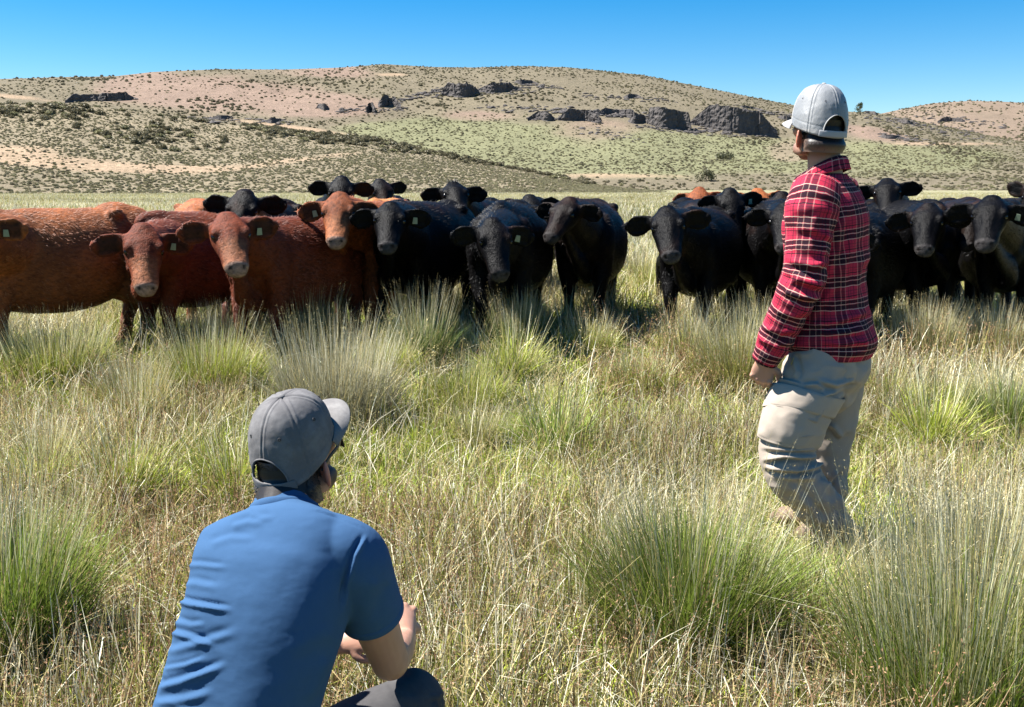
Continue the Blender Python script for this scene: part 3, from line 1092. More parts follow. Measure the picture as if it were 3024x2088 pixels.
def grass_cover():
    V, P, R, S, I = [], [], [], [], []
    def zone_pick(rg, x, y, mode):
        n = len(x)
        p = np.stack([x, y, 0 * x], 1)
        a = fbm(p * .9, 3, 91); b_ = fbm(p * .8 + 40, 3, 92); c = fbm(p * .7 + 80, 3, 93)
        if mode == 'near':
            w = np.stack([.9 + .6 * a, .65 + 1.4 * b_ - .3 * smooth(x, .2, 1.2), .22 + 1.0 * c + .9 * smooth(x, .6, 1.6) * (1 - smooth(y, 3.4, 5.2)), .5 + 1.2 * a - 1.0 * b_ + .9 * smooth(y, 4.0, 6.0), 0 * x], 1)
        elif mode == 'mid':
            t = smooth(y, 9.5, 15)
            w = np.stack([.45 + .5 * a - .3 * t, .08 + .5 * b_ * (1 - t), .22 + .9 * c, 1.3 + 1.2 * a - .6 * t, .05 + .9 * t], 1)
        else:
            t = smooth(y, 14, 30)
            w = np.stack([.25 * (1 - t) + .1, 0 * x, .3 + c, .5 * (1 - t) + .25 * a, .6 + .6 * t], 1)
        w = np.clip(w, .02, None); w /= w.sum(1, keepdims=True)
        return (w.cumsum(1) > rg.uniform(0, 1, (n, 1))).argmax(1)
    kinds = ['tangle', 'rusty', 'pale', 'lush', 'silver']
    def band(y0, y1, size, dens, wk, hk, mode, nvar, seed):
        rg = np.random.default_rng(seed)
        base = len(V)
        for k in kinds:
            for j in range(nvar): V.append(tile(seed * 100 + len(V), k, size, dens, wk, hk))
        ny = np.arange(y0 + size / 2, y1, size)
        hw = (y1 * cs + CAM_Z * sn) * (1512 / F + .12) + .6
        nx = np.arange(-math.ceil(hw / size), math.ceil(hw / size) + 1) * size
        y, x = np.meshgrid(ny, nx, indexing='ij'); x, y = x.ravel(), y.ravel()
        k = in_view(np.maximum(np.abs(x) - size, 0), y); x, y = x[k], y[k]
        n = len(x)
        idx = base + zone_pick(rg, x, y, mode) * nvar + rg.integers(0, nvar, n)
        z = ground_z(x, y) * (1 - smooth(np.hypot(x, y), 60, 150))
        P.append(np.stack([x, y, z], 1)); I.append(idx)
        S.append(np.stack([rg.choice([-1, 1], n) * 1.04, np.full(n, 1.04), rg.uniform(.85, 1.2, n)], 1))
        R.append(np.stack([0 * x, 0 * x, rg.integers(0, 4, n) * math.pi / 2], 1))
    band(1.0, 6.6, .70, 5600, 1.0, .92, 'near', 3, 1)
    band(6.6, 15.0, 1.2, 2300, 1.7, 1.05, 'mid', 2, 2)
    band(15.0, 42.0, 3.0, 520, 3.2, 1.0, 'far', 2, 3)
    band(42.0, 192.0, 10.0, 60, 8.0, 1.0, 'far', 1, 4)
    t0 = len(V)
    for i, (g, d_) in enumerate([(GREEN * 1.3, .3), (LIME * .85, .25), (OLIVE * 1.2, .6)]): V.append(tussock_mesh(500 + i, .10, .34, 330, g, d_, .75, .3, 1.4))
    rg = np.random.default_rng(5)
    n = 150
    y = np.sqrt(rg.uniform(4.6**2, 16**2, n)); x = rg.uniform(-1, 1, n) * ((y * cs + CAM_Z * sn) * (1512 / F + .12) + .6)
    s = rg.uniform(.6, 1.5, n)
    P.append(np.stack([x, y, ground_z(x, y)], 1)); I.append(rg.integers(t0, t0 + 3, n)); S.append(np.stack([s, s, s], 1)); R.append(np.stack([0 * x, 0 * x, rg.uniform(0, 6.28, n)], 1))
    P, R, S, I = np.vstack(P), np.vstack(R), np.vstack(S), np.concatenate(I)
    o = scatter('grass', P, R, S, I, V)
    tag(o, 'tangled dry and green grass covering the meadow', None, kind='stuff')
    print('grass tiles', len(P), 'tris', sum(len(m.polygons) for m in V))


grass_cover()

# tussocks big enough to stand out: (u, v of the foot, base radius, height, blades, leaf colour, dry share, spread, label)
TUSS = [
    (1550, 1400, .24, .56, 2800, GREEN * .95, .14, .46, 'largest dark green tussock, in the middle foreground beside the standing man'),
    (2170, 1600, .28, .62, 2000, GREEN * 1.05, .60, .24, 'tall tussock with bleached upright stems at the lower right corner'),
    (2290, 1480, .24, .62, 1200, OLIVE, .9, .30, 'bleached dry tussock at the right edge behind the tall corner tussock'),
    (20, 1430, .20, .60, 1700, GREEN * 1.15, .25, .36, 'green tussock cut by the left edge, lowest of those on that side'),
    (475, 890, .30, .50, 1500, LIME * .75, .30, .50, 'bright green rounded tussock in front of the red cow with drooling muzzle'),
    (300, 925, .20, .36, 900, OLIVE * 1.1, .35, .55, 'small olive tussock left of the bright green rounded one'),
    (760, 940, .34, .62, 1500, SILVER * .55, .55, .38, 'tall grey-green tussock behind the grey cap of the crouching man'),
    (950, 830, .20, .58, 900, DARKG * 1.5, .40, .30, 'dark upright tussock at the forefeet of the black cow by the red herd'),
    (1055, 905, .28, .36, 1000, LIME * .8, .25, .62, 'low spreading green tussock in the open middle of the meadow'),
    (1195, 860, .18, .26, 600, GREEN, .30, .75, 'small dark tussock with curved straws just beyond the spreading one'),
    (1175, 790, .22, .50, 900, DARKG * 1.5, .45, .28, 'dark upright tussock before the black cow with lowered head'),
    (1665, 880, .26, .60, 1300, OLIVE * 1.1, .50, .45, 'yellowish tussock leaning beside the hand of the standing man'),
    (1535, 800, .16, .30, 600, LIME * .7, .3, .6, 'little green tussock under the black cow that stands apart'),
    (2000, 905, .22, .34, 900, LIME * .7, .25, .75, 'low domed yellow-green tussock just right of the khaki trousers'),
    (2275, 955, .24, .46, 1000, GREEN * 1.1, .35, .55, 'green tussock at the right edge in front of the herd'),
    (130, 860, .34, .46, 1500, LIME * .72, .55, .50, 'pale wide tussock with tall seed stems before the cow at the left edge'),
    (2090, 800, .26, .46, 1000, OLIVE, .9, .35, 'dry tussock with long bleached stems below the black cow right of the man'),
    (2250, 800, .26, .46, 900, OLIVE, .9, .35, 'dry tussock with long stems under the rightmost black cow'),
    (1790, 1262, .10, .16, 400, GREEN * 1.3, .35, .7, 'small mixed tuft hiding the forward boot of the standing man'),
    (1945, 1290, .12, .22, 500, OLIVE * 1.1, .6, .5, 'dry tuft over the rear boot of the standing man'),
    (870, 850, .22, .34, 900, LIME * .75, .3, .6, 'green clump beyond the brim of the grey cap'),
    (1330, 800, .20, .36, 800, LIME * .7, .35, .55, 'green clump before the brown-black cow'),
    (1440, 880, .24, .32, 900, LIME * .75, .3, .65, 'bright green clump in the gap of the herd'),
    (2140, 905, .20, .32, 800, LIME * .7, .3, .65, 'bright clump between the low dome and the right edge'),
    (1830, 1330, .16, .28, 1000, GREEN * 1.3, .15, .8, 'soft light green tuft at the feet of the standing man'),
    (700, 800, .24, .50, 900, OLIVE, .7, .35, 'dry straw tussock between the red cow and the first black cow'),
]
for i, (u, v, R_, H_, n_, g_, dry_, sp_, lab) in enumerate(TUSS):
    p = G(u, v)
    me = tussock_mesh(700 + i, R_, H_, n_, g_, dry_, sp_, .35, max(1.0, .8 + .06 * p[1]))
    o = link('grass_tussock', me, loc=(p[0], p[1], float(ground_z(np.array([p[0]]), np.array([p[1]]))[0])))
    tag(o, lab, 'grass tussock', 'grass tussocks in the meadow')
# ================================================================== CATTLE
def coat_material(name, rough, spec, tint):
    t = NT(name)
    c = t.attr()
    co = t.coord('Object', (1, .45, 1))
    st = t.noise(38.0, 5, 0.7, co)
    f = t.ramp(st, [(0.32, (.45, .42, .40)), (0.52, (1, 1, 1)), (0.72, tint)])
    big = t.ramp(t.noise(3.4, 3, .5, t.coord('Object')), [(0.35, (.72, .68, .66)), (0.65, (1.15, 1.12, 1.1))])
    t.base(t.mix(1.0, t.mix(1.0, c, f, 'MULTIPLY'), big, 'MULTIPLY'))
    t.set(Roughness=rough)
    t.b.inputs['Specular IOR Level'].default_value = spec
    t.bump(st, 0.55, 0.02)
    return t.m


COAT_RED = coat_material('red_coat', .68, .18, (1.5, 1.4, 1.3))
COAT_BLACK = coat_material('black_coat', .46, .08, (1.5, 1.45, 1.45))


def hair_material(name, rough, spec):
    t = NT(name)
    t.base(t.attr())
    t.set(Roughness=rough)
    t.b.inputs['Specular IOR Level'].default_value = spec
    return t.m


FUR_RED = hair_material('red_fur', .62, .40)
FUR_BLACK = hair_material('black_fur', .55, .16)


def fur(me, C, P, nrm, flow, n, rg, length=.03, skip=None, lk=None):
    """short lying hairs, one sliver each, over the coat"""
    k = len(me.polygons)
    fi = np.empty(k, np.int32); me.polygons.foreach_get('loop_start', fi)
    lv = np.empty(len(me.loops), np.int32); me.loops.foreach_get('vertex_index', lv)
    q = rg.integers(0, k, n)
    w = rg.dirichlet((1, 1, 1), n)
    a, b_, c_ = lv[fi[q]], lv[fi[q] + 1], lv[fi[q] + 2]
    p = P[a] * w[:, :1] + P[b_] * w[:, 1:2] + P[c_] * w[:, 2:]
    nn = nrm[a]; cc = C[a]
    keep = np.ones(n, bool) if skip is None else ~skip[a]
    p, nn, cc = p[keep], nn[keep], cc[keep]; n = len(p)
    fl = flow(p) + .45 * np.stack([fbm(p * 7, 2, 1), fbm(p * 7 + 30, 2, 2), fbm(p * 7 + 60, 2, 3)], 1)
    fl = unit(fl - nn * (fl * nn).sum(1, keepdims=True))
    d = unit(fl + nn * rg.uniform(.15, .55, (n, 1)) + rg.normal(size=(n, 3)) * .22)
    L = length * rg.uniform(.5, 1.25, (n, 1)) * (1 if lk is None else lk(p)[:, None])
    s = unit(np.cross(d, nn)) * length * .085
    p = p - nn * .002
    v = np.stack([p - s, p + s, p + d * L], 1).reshape(-1, 3)
    m2 = mesh_from('fur', v, np.arange(3 * n).reshape(-1, 3))
    j = np.clip(1 + .22 * rg.normal(size=(n, 1)), .45, 1.7)
    paint(m2, np.repeat(np.clip(cc * j, .002, .8), 3, 0))
    return m2


EYE_M = NT('wet_eye').set(Roughness=.22); EYE_M.base((.006, .004, .003)); EYE_M = EYE_M.m
TAG_M = plain('tag_plastic', (.22, .27, .19), .45, .1, 60)
TAGY_M = plain('yellow_tag_plastic', (.62, .60, .16), .45, .1, 60)
HAIR_B = plain('black_forelock', (.010, .009, .009), .5, .3, 80)


def make_cow(label, coat, fu, fd, yaw, head, hd, hyaw, hpitch, sc=1.0, fat=1.0, ear=(0.15, 0.15), roll=0.0, seed=0, tags='', vox=.017, rgb=None, hidden_tail=False, forelock=False, back=0.0):
    rg = np.random.default_rng(900 + seed)
    X0 = GX(fu, fd)
    root_loc = np.array((X0, fd, 0.0))
    beta = math.radians(yaw)
    cb, sb = math.cos(beta), math.sin(beta)
    # local <- world (rotate by +beta about z)
    def to_local(p):
        q = np.asarray(p, float)
        return np.array((cb * q[0] - sb * q[1], sb * q[0] + cb * q[1], q[2]))
    H = to_local(J(head[0], head[1], hd) - root_loc)
    hyaw = hyaw + rg.normal(0, 7); hpitch = hpitch + rg.normal(0, 3)
    ps, pp = math.radians(hyaw) - math.atan2(*(J(head[0], head[1], hd)[:2])), math.radians(hpitch)
    fh = np.array((math.sin(ps), -math.cos(ps), 0.0))
    D = to_local(fh * math.sin(pp) - np.array((0, 0, math.cos(pp))))
    N = to_local(fh * math.cos(pp) + np.array((0, 0, math.sin(pp))))
    Xh = np.cross(N, D)
    roll = roll + rg.normal(0, 4.5)
    if roll:
        a = math.radians(roll)
        D, Xh = D * math.cos(a) + Xh * math.sin(a), Xh * math.cos(a) - D * math.sin(a)
    h = float(np.clip(1.0 + .045 * rg.normal(), .93, 1.08))
    ear = tuple(np.array(ear) + rg.normal(0, .13, 2))
    hp = lambda x, d, n: H + Xh * x * h + D * d * h + N * n * h
    parts = []
    # trunk
    ty = np.array([-.24, -.13, .02, .22, .48, .74, .99, 1.18, 1.32, 1.42])
    zc = np.array([.79, .845, .86, .845, .825, .83, .90, .97, .97, .945])
    hh = np.array([.12, .28, .39, .435, .455, .445, .385, .305, .25, .15])
    hw = np.array([.09, .19, .255, .31, .375, .385, .34, .275, .22, .13]) * fat
    zc = zc + back * np.interp(ty, [0, 1.3], [0, 1])
    tr = Tube(np.stack([0 * ty, ty, zc], 1) * sc, hw * sc, hh * sc, side=(1, 0, 0), p=1.95, ptop=2.35)
    parts.append(tr.solid(40, 36))
    parts.append(ellipsoid(np.array((0, .04, 1.17)) * sc, np.array((.10, .26, .13)) * sc))          # withers
    parts.append(ellipsoid(np.array((0, 1.08, 1.17 + back)) * sc, np.array((.16, .2, .12)) * sc))          # hips
    for s in (-1, 1):
        parts.append(ellipsoid(np.array((s * .20, .02, .88)) * sc, np.array((.11, .19, .27)) * sc))       # shoulder
        parts.append(ellipsoid(np.array((s * .19, 1.17, .86)) * sc, np.array((.13, .24, .28)) * sc))      # thigh
        parts.append(ellipsoid(np.array((s * .20, 1.0, 1.19 + back)) * sc, np.array((.06, .07, .05)) * sc))     # hip bone
        st = rg.uniform(-.10, .10)
        fl = np.array([(s * .19, .03, .82), (s * .185, .02 + st * .3, .60), (s * .165, -.01 + st * .7, .43), (s * .16, .0 + st, .24), (s * .16, .01 + st, .12), (s * .165, -.03 + st, .02)]) * sc
        parts.append(Tube(fl, np.array([.115, .10, .074, .054, .060, .070]) * sc, np.array([.16, .115, .078, .056, .062, .078]) * sc).solid(26, 14))
        st = rg.uniform(-.12, .12)
        hl = np.array([(s * .19, 1.16, .80), (s * .19, 1.10, .62), (s * .175, 1.30 + st * .5, .46), (s * .17, 1.28 + st, .24), (s * .17, 1.26 + st, .12), (s * .175, 1.21 + st, .02)]) * sc
        parts.append(Tube(hl, np.array([.14, .115, .072, .055, .060, .068]) * sc, np.array([.21, .15, .088, .062, .064, .078]) * sc).solid(26, 14))
    if not hidden_tail:
        tl = np.array([(0, 1.39, 1.12 + back), (0, 1.475, 1.02), (.01, 1.49, .7), (.0, 1.48, .42), (.0, 1.47, .28)]) * sc
        parts.append(Tube(tl, np.array([.04, .032, .026, .045, .02]) * sc).solid(22, 10))
    # neck
    nb = hp(0, .07, -.07)
    n0 = np.array((0, .26, .94)) * sc
    mid = n0 * .5 + nb * .5 + np.array((0, -.03, .0))
    nk = Tube(np.array([n0, n0 * .72 + nb * .28, mid * .6 + nb * .4, nb]), np.array([.20, .21, .18, .135]) * sc, np.array([.24, .26, .215, .145]) * sc, side=np.array([(1, 0, 0), (1, 0, 0), unit(Xh + np.array((1, 0, 0))), Xh]))
    parts.append(nk.solid(24, 22))
    br = np.array((0, -.20, .60)) * sc
    th = hp(0, .22, -.10)
    parts.append(Tube(np.array([th, th * .5 + br * .5 + np.array((0, 0, -.02)), br, np.array((0, .0, .52)) * sc]), np.array([.03, .045, .07, .07]) * sc, np.array([.05, .09, .11, .08]) * sc).solid(20, 12))
    # head
    dd = np.array([-.03, .05, .14, .23, .33, .42, .49]); nn = np.array([-.015, -.02, -.025, -.022, -.012, -.006, -.012])
    hc = np.array([hp(0, a, b) for a, b in zip(dd, nn)])
    parts.append(Tube(hc, np.array([.085, .132, .140, .122, .098, .092, .070]) * h, np.array([.07, .098, .108, .092, .070, .068, .045]) * h, side=Xh, p=2.5).solid(30, 24))
    RH = np.stack([Xh, D, N], 1)
    parts.append(ellipsoid(hp(0, -.01, .005), np.array((.075, .055, .065)) * h, RH))
    parts.append(ellipsoid(hp(0, .455, .008), np.array((.090, .048, .062)) * h, RH))
    parts.append(Tube(np.array([hp(0, .10, .075), hp(0, .22, .072), hp(0, .34, .058), hp(0, .43, .050)]), np.array([.060, .050, .040, .046]) * h, np.array([.018, .018, .018, .016]) * h, side=Xh, p=3.5).solid(20, 16))
    parts.append(ellipsoid(hp(0, .43, -.055), np.array((.05, .065, .032)) * h, RH))
    eb = []
    for s in (-1, 1):
        parts.append(ellipsoid(hp(s * .108, .150, .045), np.array((.034, .050, .036)) * h, RH))
        parts.append(ellipsoid(hp(s * .055, .20, -.085), np.array((.042, .095, .055)) * h, RH))
        parts.append(ellipsoid(hp(s * .040, .465, .028), np.array((.030, .030, .028)) * h, RH))
        dr = ear[0] if s < 0 else ear[1]
        e = unit(Xh * s * math.cos(dr) + D * math.sin(dr) - N * .10)
        Ne = unit(to_local(fh) * .95 + np.array((0, 0, -.25)))
        w = np.cross(Ne, e) * s
        w = unit(w if w[2] < 0 else -w)
        Ne = unit(Ne - e * (Ne @ e))
        b0 = hp(s * .10, .04, -.03)
        q = np.array([b0, b0 + e * .065 * h + w * .0, b0 + e * .135 * h + w * .012 * h, b0 + e * .20 * h + w * .012 * h, b0 + e * .25 * h])
        parts.append(Tube(q, np.array([.040, .070, .096, .086, .040]) * h, np.array([.036, .034, .031, .028, .022]) * h, side=w).solid(22, 16))
        eb.append((b0, e, w, Ne))
    me = fuse('cow_body', parts, vox, 5, .5)
    P = coords(me)
    # ears are cupped: press the front hollow in
    nrm = normals(me)
    R_ = P - H
    hx, hdist, hn = R_ @ Xh / h, R_ @ D / h, R_ @ N / h
    inner = np.zeros(len(P))
    for (b0, e, w, Ne) in eb:
        le = (P - b0) @ e / h; lw = (P - b0) @ w / h
        m = smooth(le, .05, .09) * (1 - smooth(le, .20, .235)) * (1 - smooth(np.abs(lw - .008), .045, .075)) * smooth(nrm @ Ne, .15, .55) * (np.abs((P - b0) @ Ne / h) < .09)
        inner = np.maximum(inner, m)
        P = P - (m * .020)[:, None] * Ne
    # slack coat: low bumps over muscle and rib
    P = P + nrm * (.010 * fbm(P * 5.0 + seed, 3, seed) * smooth(P[:, 2], .2, .6))[:, None] * (1 - smooth(.35 - np.linalg.norm(R_ - D * .2, axis=1), 0, .1))[:, None]
    set_coords(me, P)
    base = np.array(rgb if rgb is not None else ((.122, .026, .0085) if coat == 'red' else (.0027, .0025, .0029)))
    C = np.tile(base, (len(P), 1))
    n1 = fbm(P * 4 + seed * 3, 3, 5)
    if coat == 'red':
        C *= (1 + .22 * n1)[:, None]
        C = C + (np.array((.085, .022, .010)) - C) * (smooth(.6 - P[:, 2], 0, .3) * .5)[:, None]     # darker belly and legs, partly shade put into the coat colour
    else:
        C = C + (np.array((.020, .010, .007)) - C) * (smooth(n1 + (.25 if rgb is not None else 0), .12, .6) * smooth(P[:, 2], .6, .9))[:, None]    # sun-bleached brown
    onhead = (np.abs(hx) < .14) & (np.abs(hn) < .15)
    mz = onhead * smooth(hdist, .405, .44)
    pad = onhead * smooth(hdist, .448, .465) * smooth(hn, -.045, -.025)
    if coat == 'red':
        C = C + (np.array((.30, .13, .065)) - C) * (mz * .7)[:, None]
        C = C + (np.array((.25, .165, .125)) - C) * pad[:, None]
        C = C + (np.array((.03, .012, .008)) - C) * (inner * .9)[:, None]
        C = C + (np.array((.34, .15, .07)) - C) * (onhead * smooth(hdist, .2, .3) * (1 - mz) * smooth(hn, .0, .06) * .5)[:, None]
    else:
        C = C + (np.array((.050, .047, .047)) - C) * (pad * .9)[:, None]
        C = C + (np.array((.004, .004, .004)) - C) * inner[:, None]
    for s in (-1, 1):
        nd = np.sqrt((hx - s * .042) ** 2 + ((hdist - .478) * 1.0) ** 2 + ((hn - .030) * .8) ** 2)
        C = C + (np.array((.006, .004, .004)) - C) * (onhead * (1 - smooth(nd, .013, .022)))[:, None]
        ed = np.sqrt((hx - s * .12) ** 2 + (hdist - .175) ** 2 + (hn - .02) ** 2)
        C = C + (C * .25 - C) * (onhead * (1 - smooth(ed, .022, .045)))[:, None]
    mouth = onhead * np.exp(-((hn + .030) / .008) ** 2) * smooth(hdist, .40, .44)
    C = C * (1 - .8 * mouth)[:, None]
    C = C + (np.array((.03, .026, .022)) - C) * (1 - smooth(P[:, 2], .05, .085))[:, None]
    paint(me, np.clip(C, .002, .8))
    root = thing('cow', label, 'cow', root_loc, 'cattle facing the two men')
    root.rotation_euler = (0, 0, -beta)
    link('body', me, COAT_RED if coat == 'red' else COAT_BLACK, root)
    def flow(p):
        f = np.tile(np.array((0, .8, -.55)), (len(p), 1))
        hd_m = (np.linalg.norm(p - (H + D * .2 * h), axis=1) < .36 * h)[:, None]
        lg = (p[:, 2] < .5 * sc)[:, None]
        return np.where(hd_m, D, np.where(lg, np.array((0, .1, -1.0)), f))
    nf = int((15000 if vox < .018 else 8000 if vox < .021 else 4000) * (1.25 if coat == 'red' else 1.0))
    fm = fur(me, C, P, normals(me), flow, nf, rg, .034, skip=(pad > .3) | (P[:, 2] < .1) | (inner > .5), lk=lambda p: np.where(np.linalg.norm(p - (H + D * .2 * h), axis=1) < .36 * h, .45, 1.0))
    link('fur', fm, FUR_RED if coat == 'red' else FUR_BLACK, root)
    ev, ef = ellipsoid((0, 0, 0), (1, 1, 1), n=8)
    for s in (-1, 1):
        v = ev * np.array((.021, .024, .022)) * h @ RH.T + hp(s * .118, .178, .030)
        link('eye', mesh_from('eye', v, ef), EYE_M, root)
    for ch in tags:
        b0, e, w, Ne = eb[0] if ch in 'lL' else eb[1]
        c = b0 + e * .115 * h + w * .03 * h + Ne * .026 * h
        a, b_, n_ = e * .021, w * .027, Ne * .002
        v = np.array([c + i * a * (1 if k > 0 else .75) + k * b_ + m * n_ for m in (-1, 1) for (i, k) in ((-1, -1), (1, -1), (1, 1), (-1, 1))])
        f = [(0, 1, 2, 3), (7, 6, 5, 4), (0, 4, 5, 1), (1, 5, 6, 2), (2, 6, 7, 3), (3, 7, 4, 0)]
        link('ear_tag', mesh_from('ear_tag', v, f, False), TAGY_M if ch.isupper() else TAG_M, root)
    if forelock:
        b = Blades(seed + 5)
        n = 160
        b.add(n, disc(b.rg, n, .05), b.rg.uniform(.06, .13, n), .004, b.rg.uniform(.1, .9, n), b.rg.uniform(.5, 1.6, n), (.012, .011, .011), (.02, .018, .018))
        fm = b.mesh('forelock'); fm.materials.clear(); fm.materials.append(HAIR_B)
        v = coords(fm); set_coords(fm, v + hp(0, -.05, .01))
        link('forelock', fm, None, root)
    return root


ORANGE = (.29, .092, .028)
BROWNISH = (.008, .0052, .0042)
# label, coat, front feet (column, depth), yaw of the body, poll pixel, head depth, head yaw, face pitch, options
COWS = [
    ('shaggy chestnut cow standing side-on at the left edge, its head out of the picture', 'red', -5, 8.2, 46, (-60, 500), 7.6, -20, 40, dict(sc=.96, rgb=(.225, .072, .022), tags='r', back=.05)),
    ('red cow with dark forehead whorl holding its head low, second from the left', 'red', 362, 8.75, 24, (322, 526), 8.0, 10, 37, dict(sc=.94, ear=(.05, -.05), tags='r', roll=0)),
    ('red cow with pale muzzle facing the camera, largest of the red ones', 'red', 592, 8.35, 24, (514, 500), 7.7, 2, 47, dict(sc=.91, tags='r', ear=(-.05, -.05))),
    ('orange-red cow whose back shows behind the second red cow', 'red', 470, 10.6, -20, (530, 560), 10.0, 0, 35, dict(rgb=ORANGE, vox=.022)),
    ('black cow peering over the backs of the red cows, ears spread', 'black', 560, 10.0, 8, (552, 446), 9.4, -3, 38, dict(ear=(.1, -.1), fat=.9)),
    ('light red cow with long pale muzzle, nearest the black cows', 'red', 805, 9.55, 16, (766, 452), 8.75, 2, 42, dict(rgb=(.21, .060, .018), ear=(.2, .2), tags='l')),
    ('pale orange cow seen only as a peaked back behind the light red one', 'red', 850, 10.9, 4, (845, 560), 10.2, 10, 35, dict(rgb=(.42, .165, .055), fat=1.1, vox=.022, back=.0)),
    ('black cow looking over the orange back, left of two black heads there', 'black', 760, 12.2, -15, (771, 412), 11.5, 0, 40, dict(ear=(-.1, -.2), vox=.02, fat=.9)),
    ('distant black cow behind the orange back, right of two black heads there', 'black', 860, 14.6, 5, (858, 416), 13.8, 5, 42, dict(ear=(-.1, -.1), vox=.024)),
    ('black cow with grey-lit nose standing next to the red cows', 'black', 900, 9.5, 22, (882, 472), 8.5, 4, 46, dict(ear=(.12, .05), tags='r')),
    ('black cow with tousled forelock, head raised above the others', 'black', 1050, 11.6, 14, (1024, 424), 10.8, 5, 60, dict(ear=(.0, -.1), forelock=True, vox=.02)),
    ('broad black cow with lowered head in the middle of the herd', 'black', 1130, 9.3, 8, (1112, 510), 8.3, 3, 40, dict(ear=(-.02, .02), fat=1.05, tags='r')),
    ('black cow half hidden behind the broad one, both ears up', 'black', 1195, 12.8, 5, (1196, 452), 12.0, 0, 36, dict(ear=(-.15, -.1), vox=.022)),
    ('brown-black cow with hairy ears at the right end of the middle group', 'black', 1318, 10.4, 10, (1284, 460), 9.4, -8, 48, dict(rgb=BROWNISH, ear=(.0, .0), tags='')),
    ('black cow standing apart, left of the man in the checked shirt', 'black', 1552, 9.6, 22, (1505, 484), 8.6, -8, 48, dict(sc=.95, ear=(.02, .0))),
    ('far red cow whose head shows above the black backs left of the standing man', 'red', 1580, 15.0, 0, (1578, 434), 14.3, 0, 40, dict(ear=(-.1, -.1), vox=.024, rgb=(.19, .056, .018))),
    ('black cow behind the one standing apart, body turned the other way', 'black', 1628, 11.4, -14, (1648, 440), 10.7, 8, 32, dict(ear=(.0, .0), vox=.02, tags='r')),
    ('distant orange cow glimpsed between the black cows', 'red', 1705, 13.4, 0, (1710, 438), 12.8, 0, 36, dict(rgb=ORANGE, vox=.024, ear=(-.3, -.3))),
    ('black cow pressed against the standing man on his left', 'black', 1752, 10.2, 4, (1772, 472), 9.3, -6, 46, dict(ear=(.1, .1), vox=.02)),
    ('black cow mostly hidden behind the checked shirt, one ear showing on its left', 'black', 1775, 11.7, 0, (1765, 446), 11.0, 0, 34, dict(ear=(.0, .0), vox=.022)),
    ('black cow with raised muzzle looking out just right of the checked shirt', 'black', 2020, 11.8, 14, (2002, 416), 10.8, -4, 46, dict(ear=(.0, -.15), vox=.02)),
    ('large black body close behind the standing man, head hidden by him', 'black', 1915, 9.3, 28, (1890, 520), 8.7, -20, 30, dict(sc=.93, fat=1.05)),
    ('black cow with a fly-bright nose, first full face right of the man', 'black', 2085, 10.0, -12, (2095, 475), 9.0, 0, 46, dict(ear=(.12, .0), tags='r')),
    ('brown-backed cow half hidden by the last black cow, yellow ear tag', 'black', 2170, 11.0, 12, (2205, 470), 10.0, -12, 34, dict(rgb=BROWNISH, ear=(.0, .0), tags='L', vox=.02)),
    ('black cow with a pale scratch on its brow at the right of the herd', 'black', 2262, 9.8, 18, (2238, 460), 8.7, -6, 43, dict(ear=(.1, .1), tags='r')),
    ('dark brown cow at the right edge with only ear and back in the picture', 'black', 2340, 12.2, -25, (2345, 425), 11.4, 0, 40, dict(rgb=BROWNISH, vox=.022, ear=(-.2, -.1))),
]
for i, (lab, coat, fu, fd, yw, hd_, hdp, hy, hpi, kw) in enumerate(COWS):
    make_cow(lab, coat, fu, fd, yw, hd_, hdp, hy, hpi, seed=i, **kw)
# ================================================================== PEOPLE
def skin_material():
    t = NT('skin')
    nz = t.noise(60, 4, .6)
    nb = t.noise(9, 3, .5)
    c = t.mix(1.0, t.attr(), t.ramp(nb, [(.3, (.88, .84, .82)), (.7, (1.1, 1.07, 1.05))]), 'MULTIPLY')
    t.base(c)
    t.set(Roughness=.48)
    t.b.inputs['Specular IOR Level'].default_value = .35
    t.b.inputs['Subsurface Weight'].default_value = .12
    t.b.inputs['Subsurface Radius'].default_value = (.012, .005, .003)
    t.bump(nz, .25, .0015)
    return t.m


SKIN = skin_material()
HAIR_M = hair_material('dark_hair', .45, .4)


def cloth(name, c, scale=900.0, rough=.85, bump=.25, var=.10, fade=None, spec=.2):
    """woven cloth: fine thread relief, soft mottling, worn tone"""
    t = NT(name)
    co = t.coord('Object')
    fine = t.noise(scale, 2, .6, co)
    mid = t.noise(45, 4, .6, co)
    big = t.noise(7, 3, .5, co)
    k = t.math('ADD', t.math('MULTIPLY_ADD', mid, var * 1.4, 1 - var * .7), t.math('MULTIPLY_ADD', big, var, -var * .5))
    k = t.math('MULTIPLY', k, t.math('MULTIPLY_ADD', fine, .35, .83))
    cc = t.mix(1.0, c, k, 'MULTIPLY')
    if fade is not None:
        cc = t.mix(t.ramp(t.noise(16, 5, .7, co), [(.45, (0, 0, 0)), (.75, (1, 1, 1))]), cc, fade)
    t.base(cc)
    t.set(Roughness=rough)
    t.b.inputs['Specular IOR Level'].default_value = spec
    t.bump(t.math('ADD', fine, t.math('MULTIPLY', mid, 1.5)), bump, .0012)
    return t.m


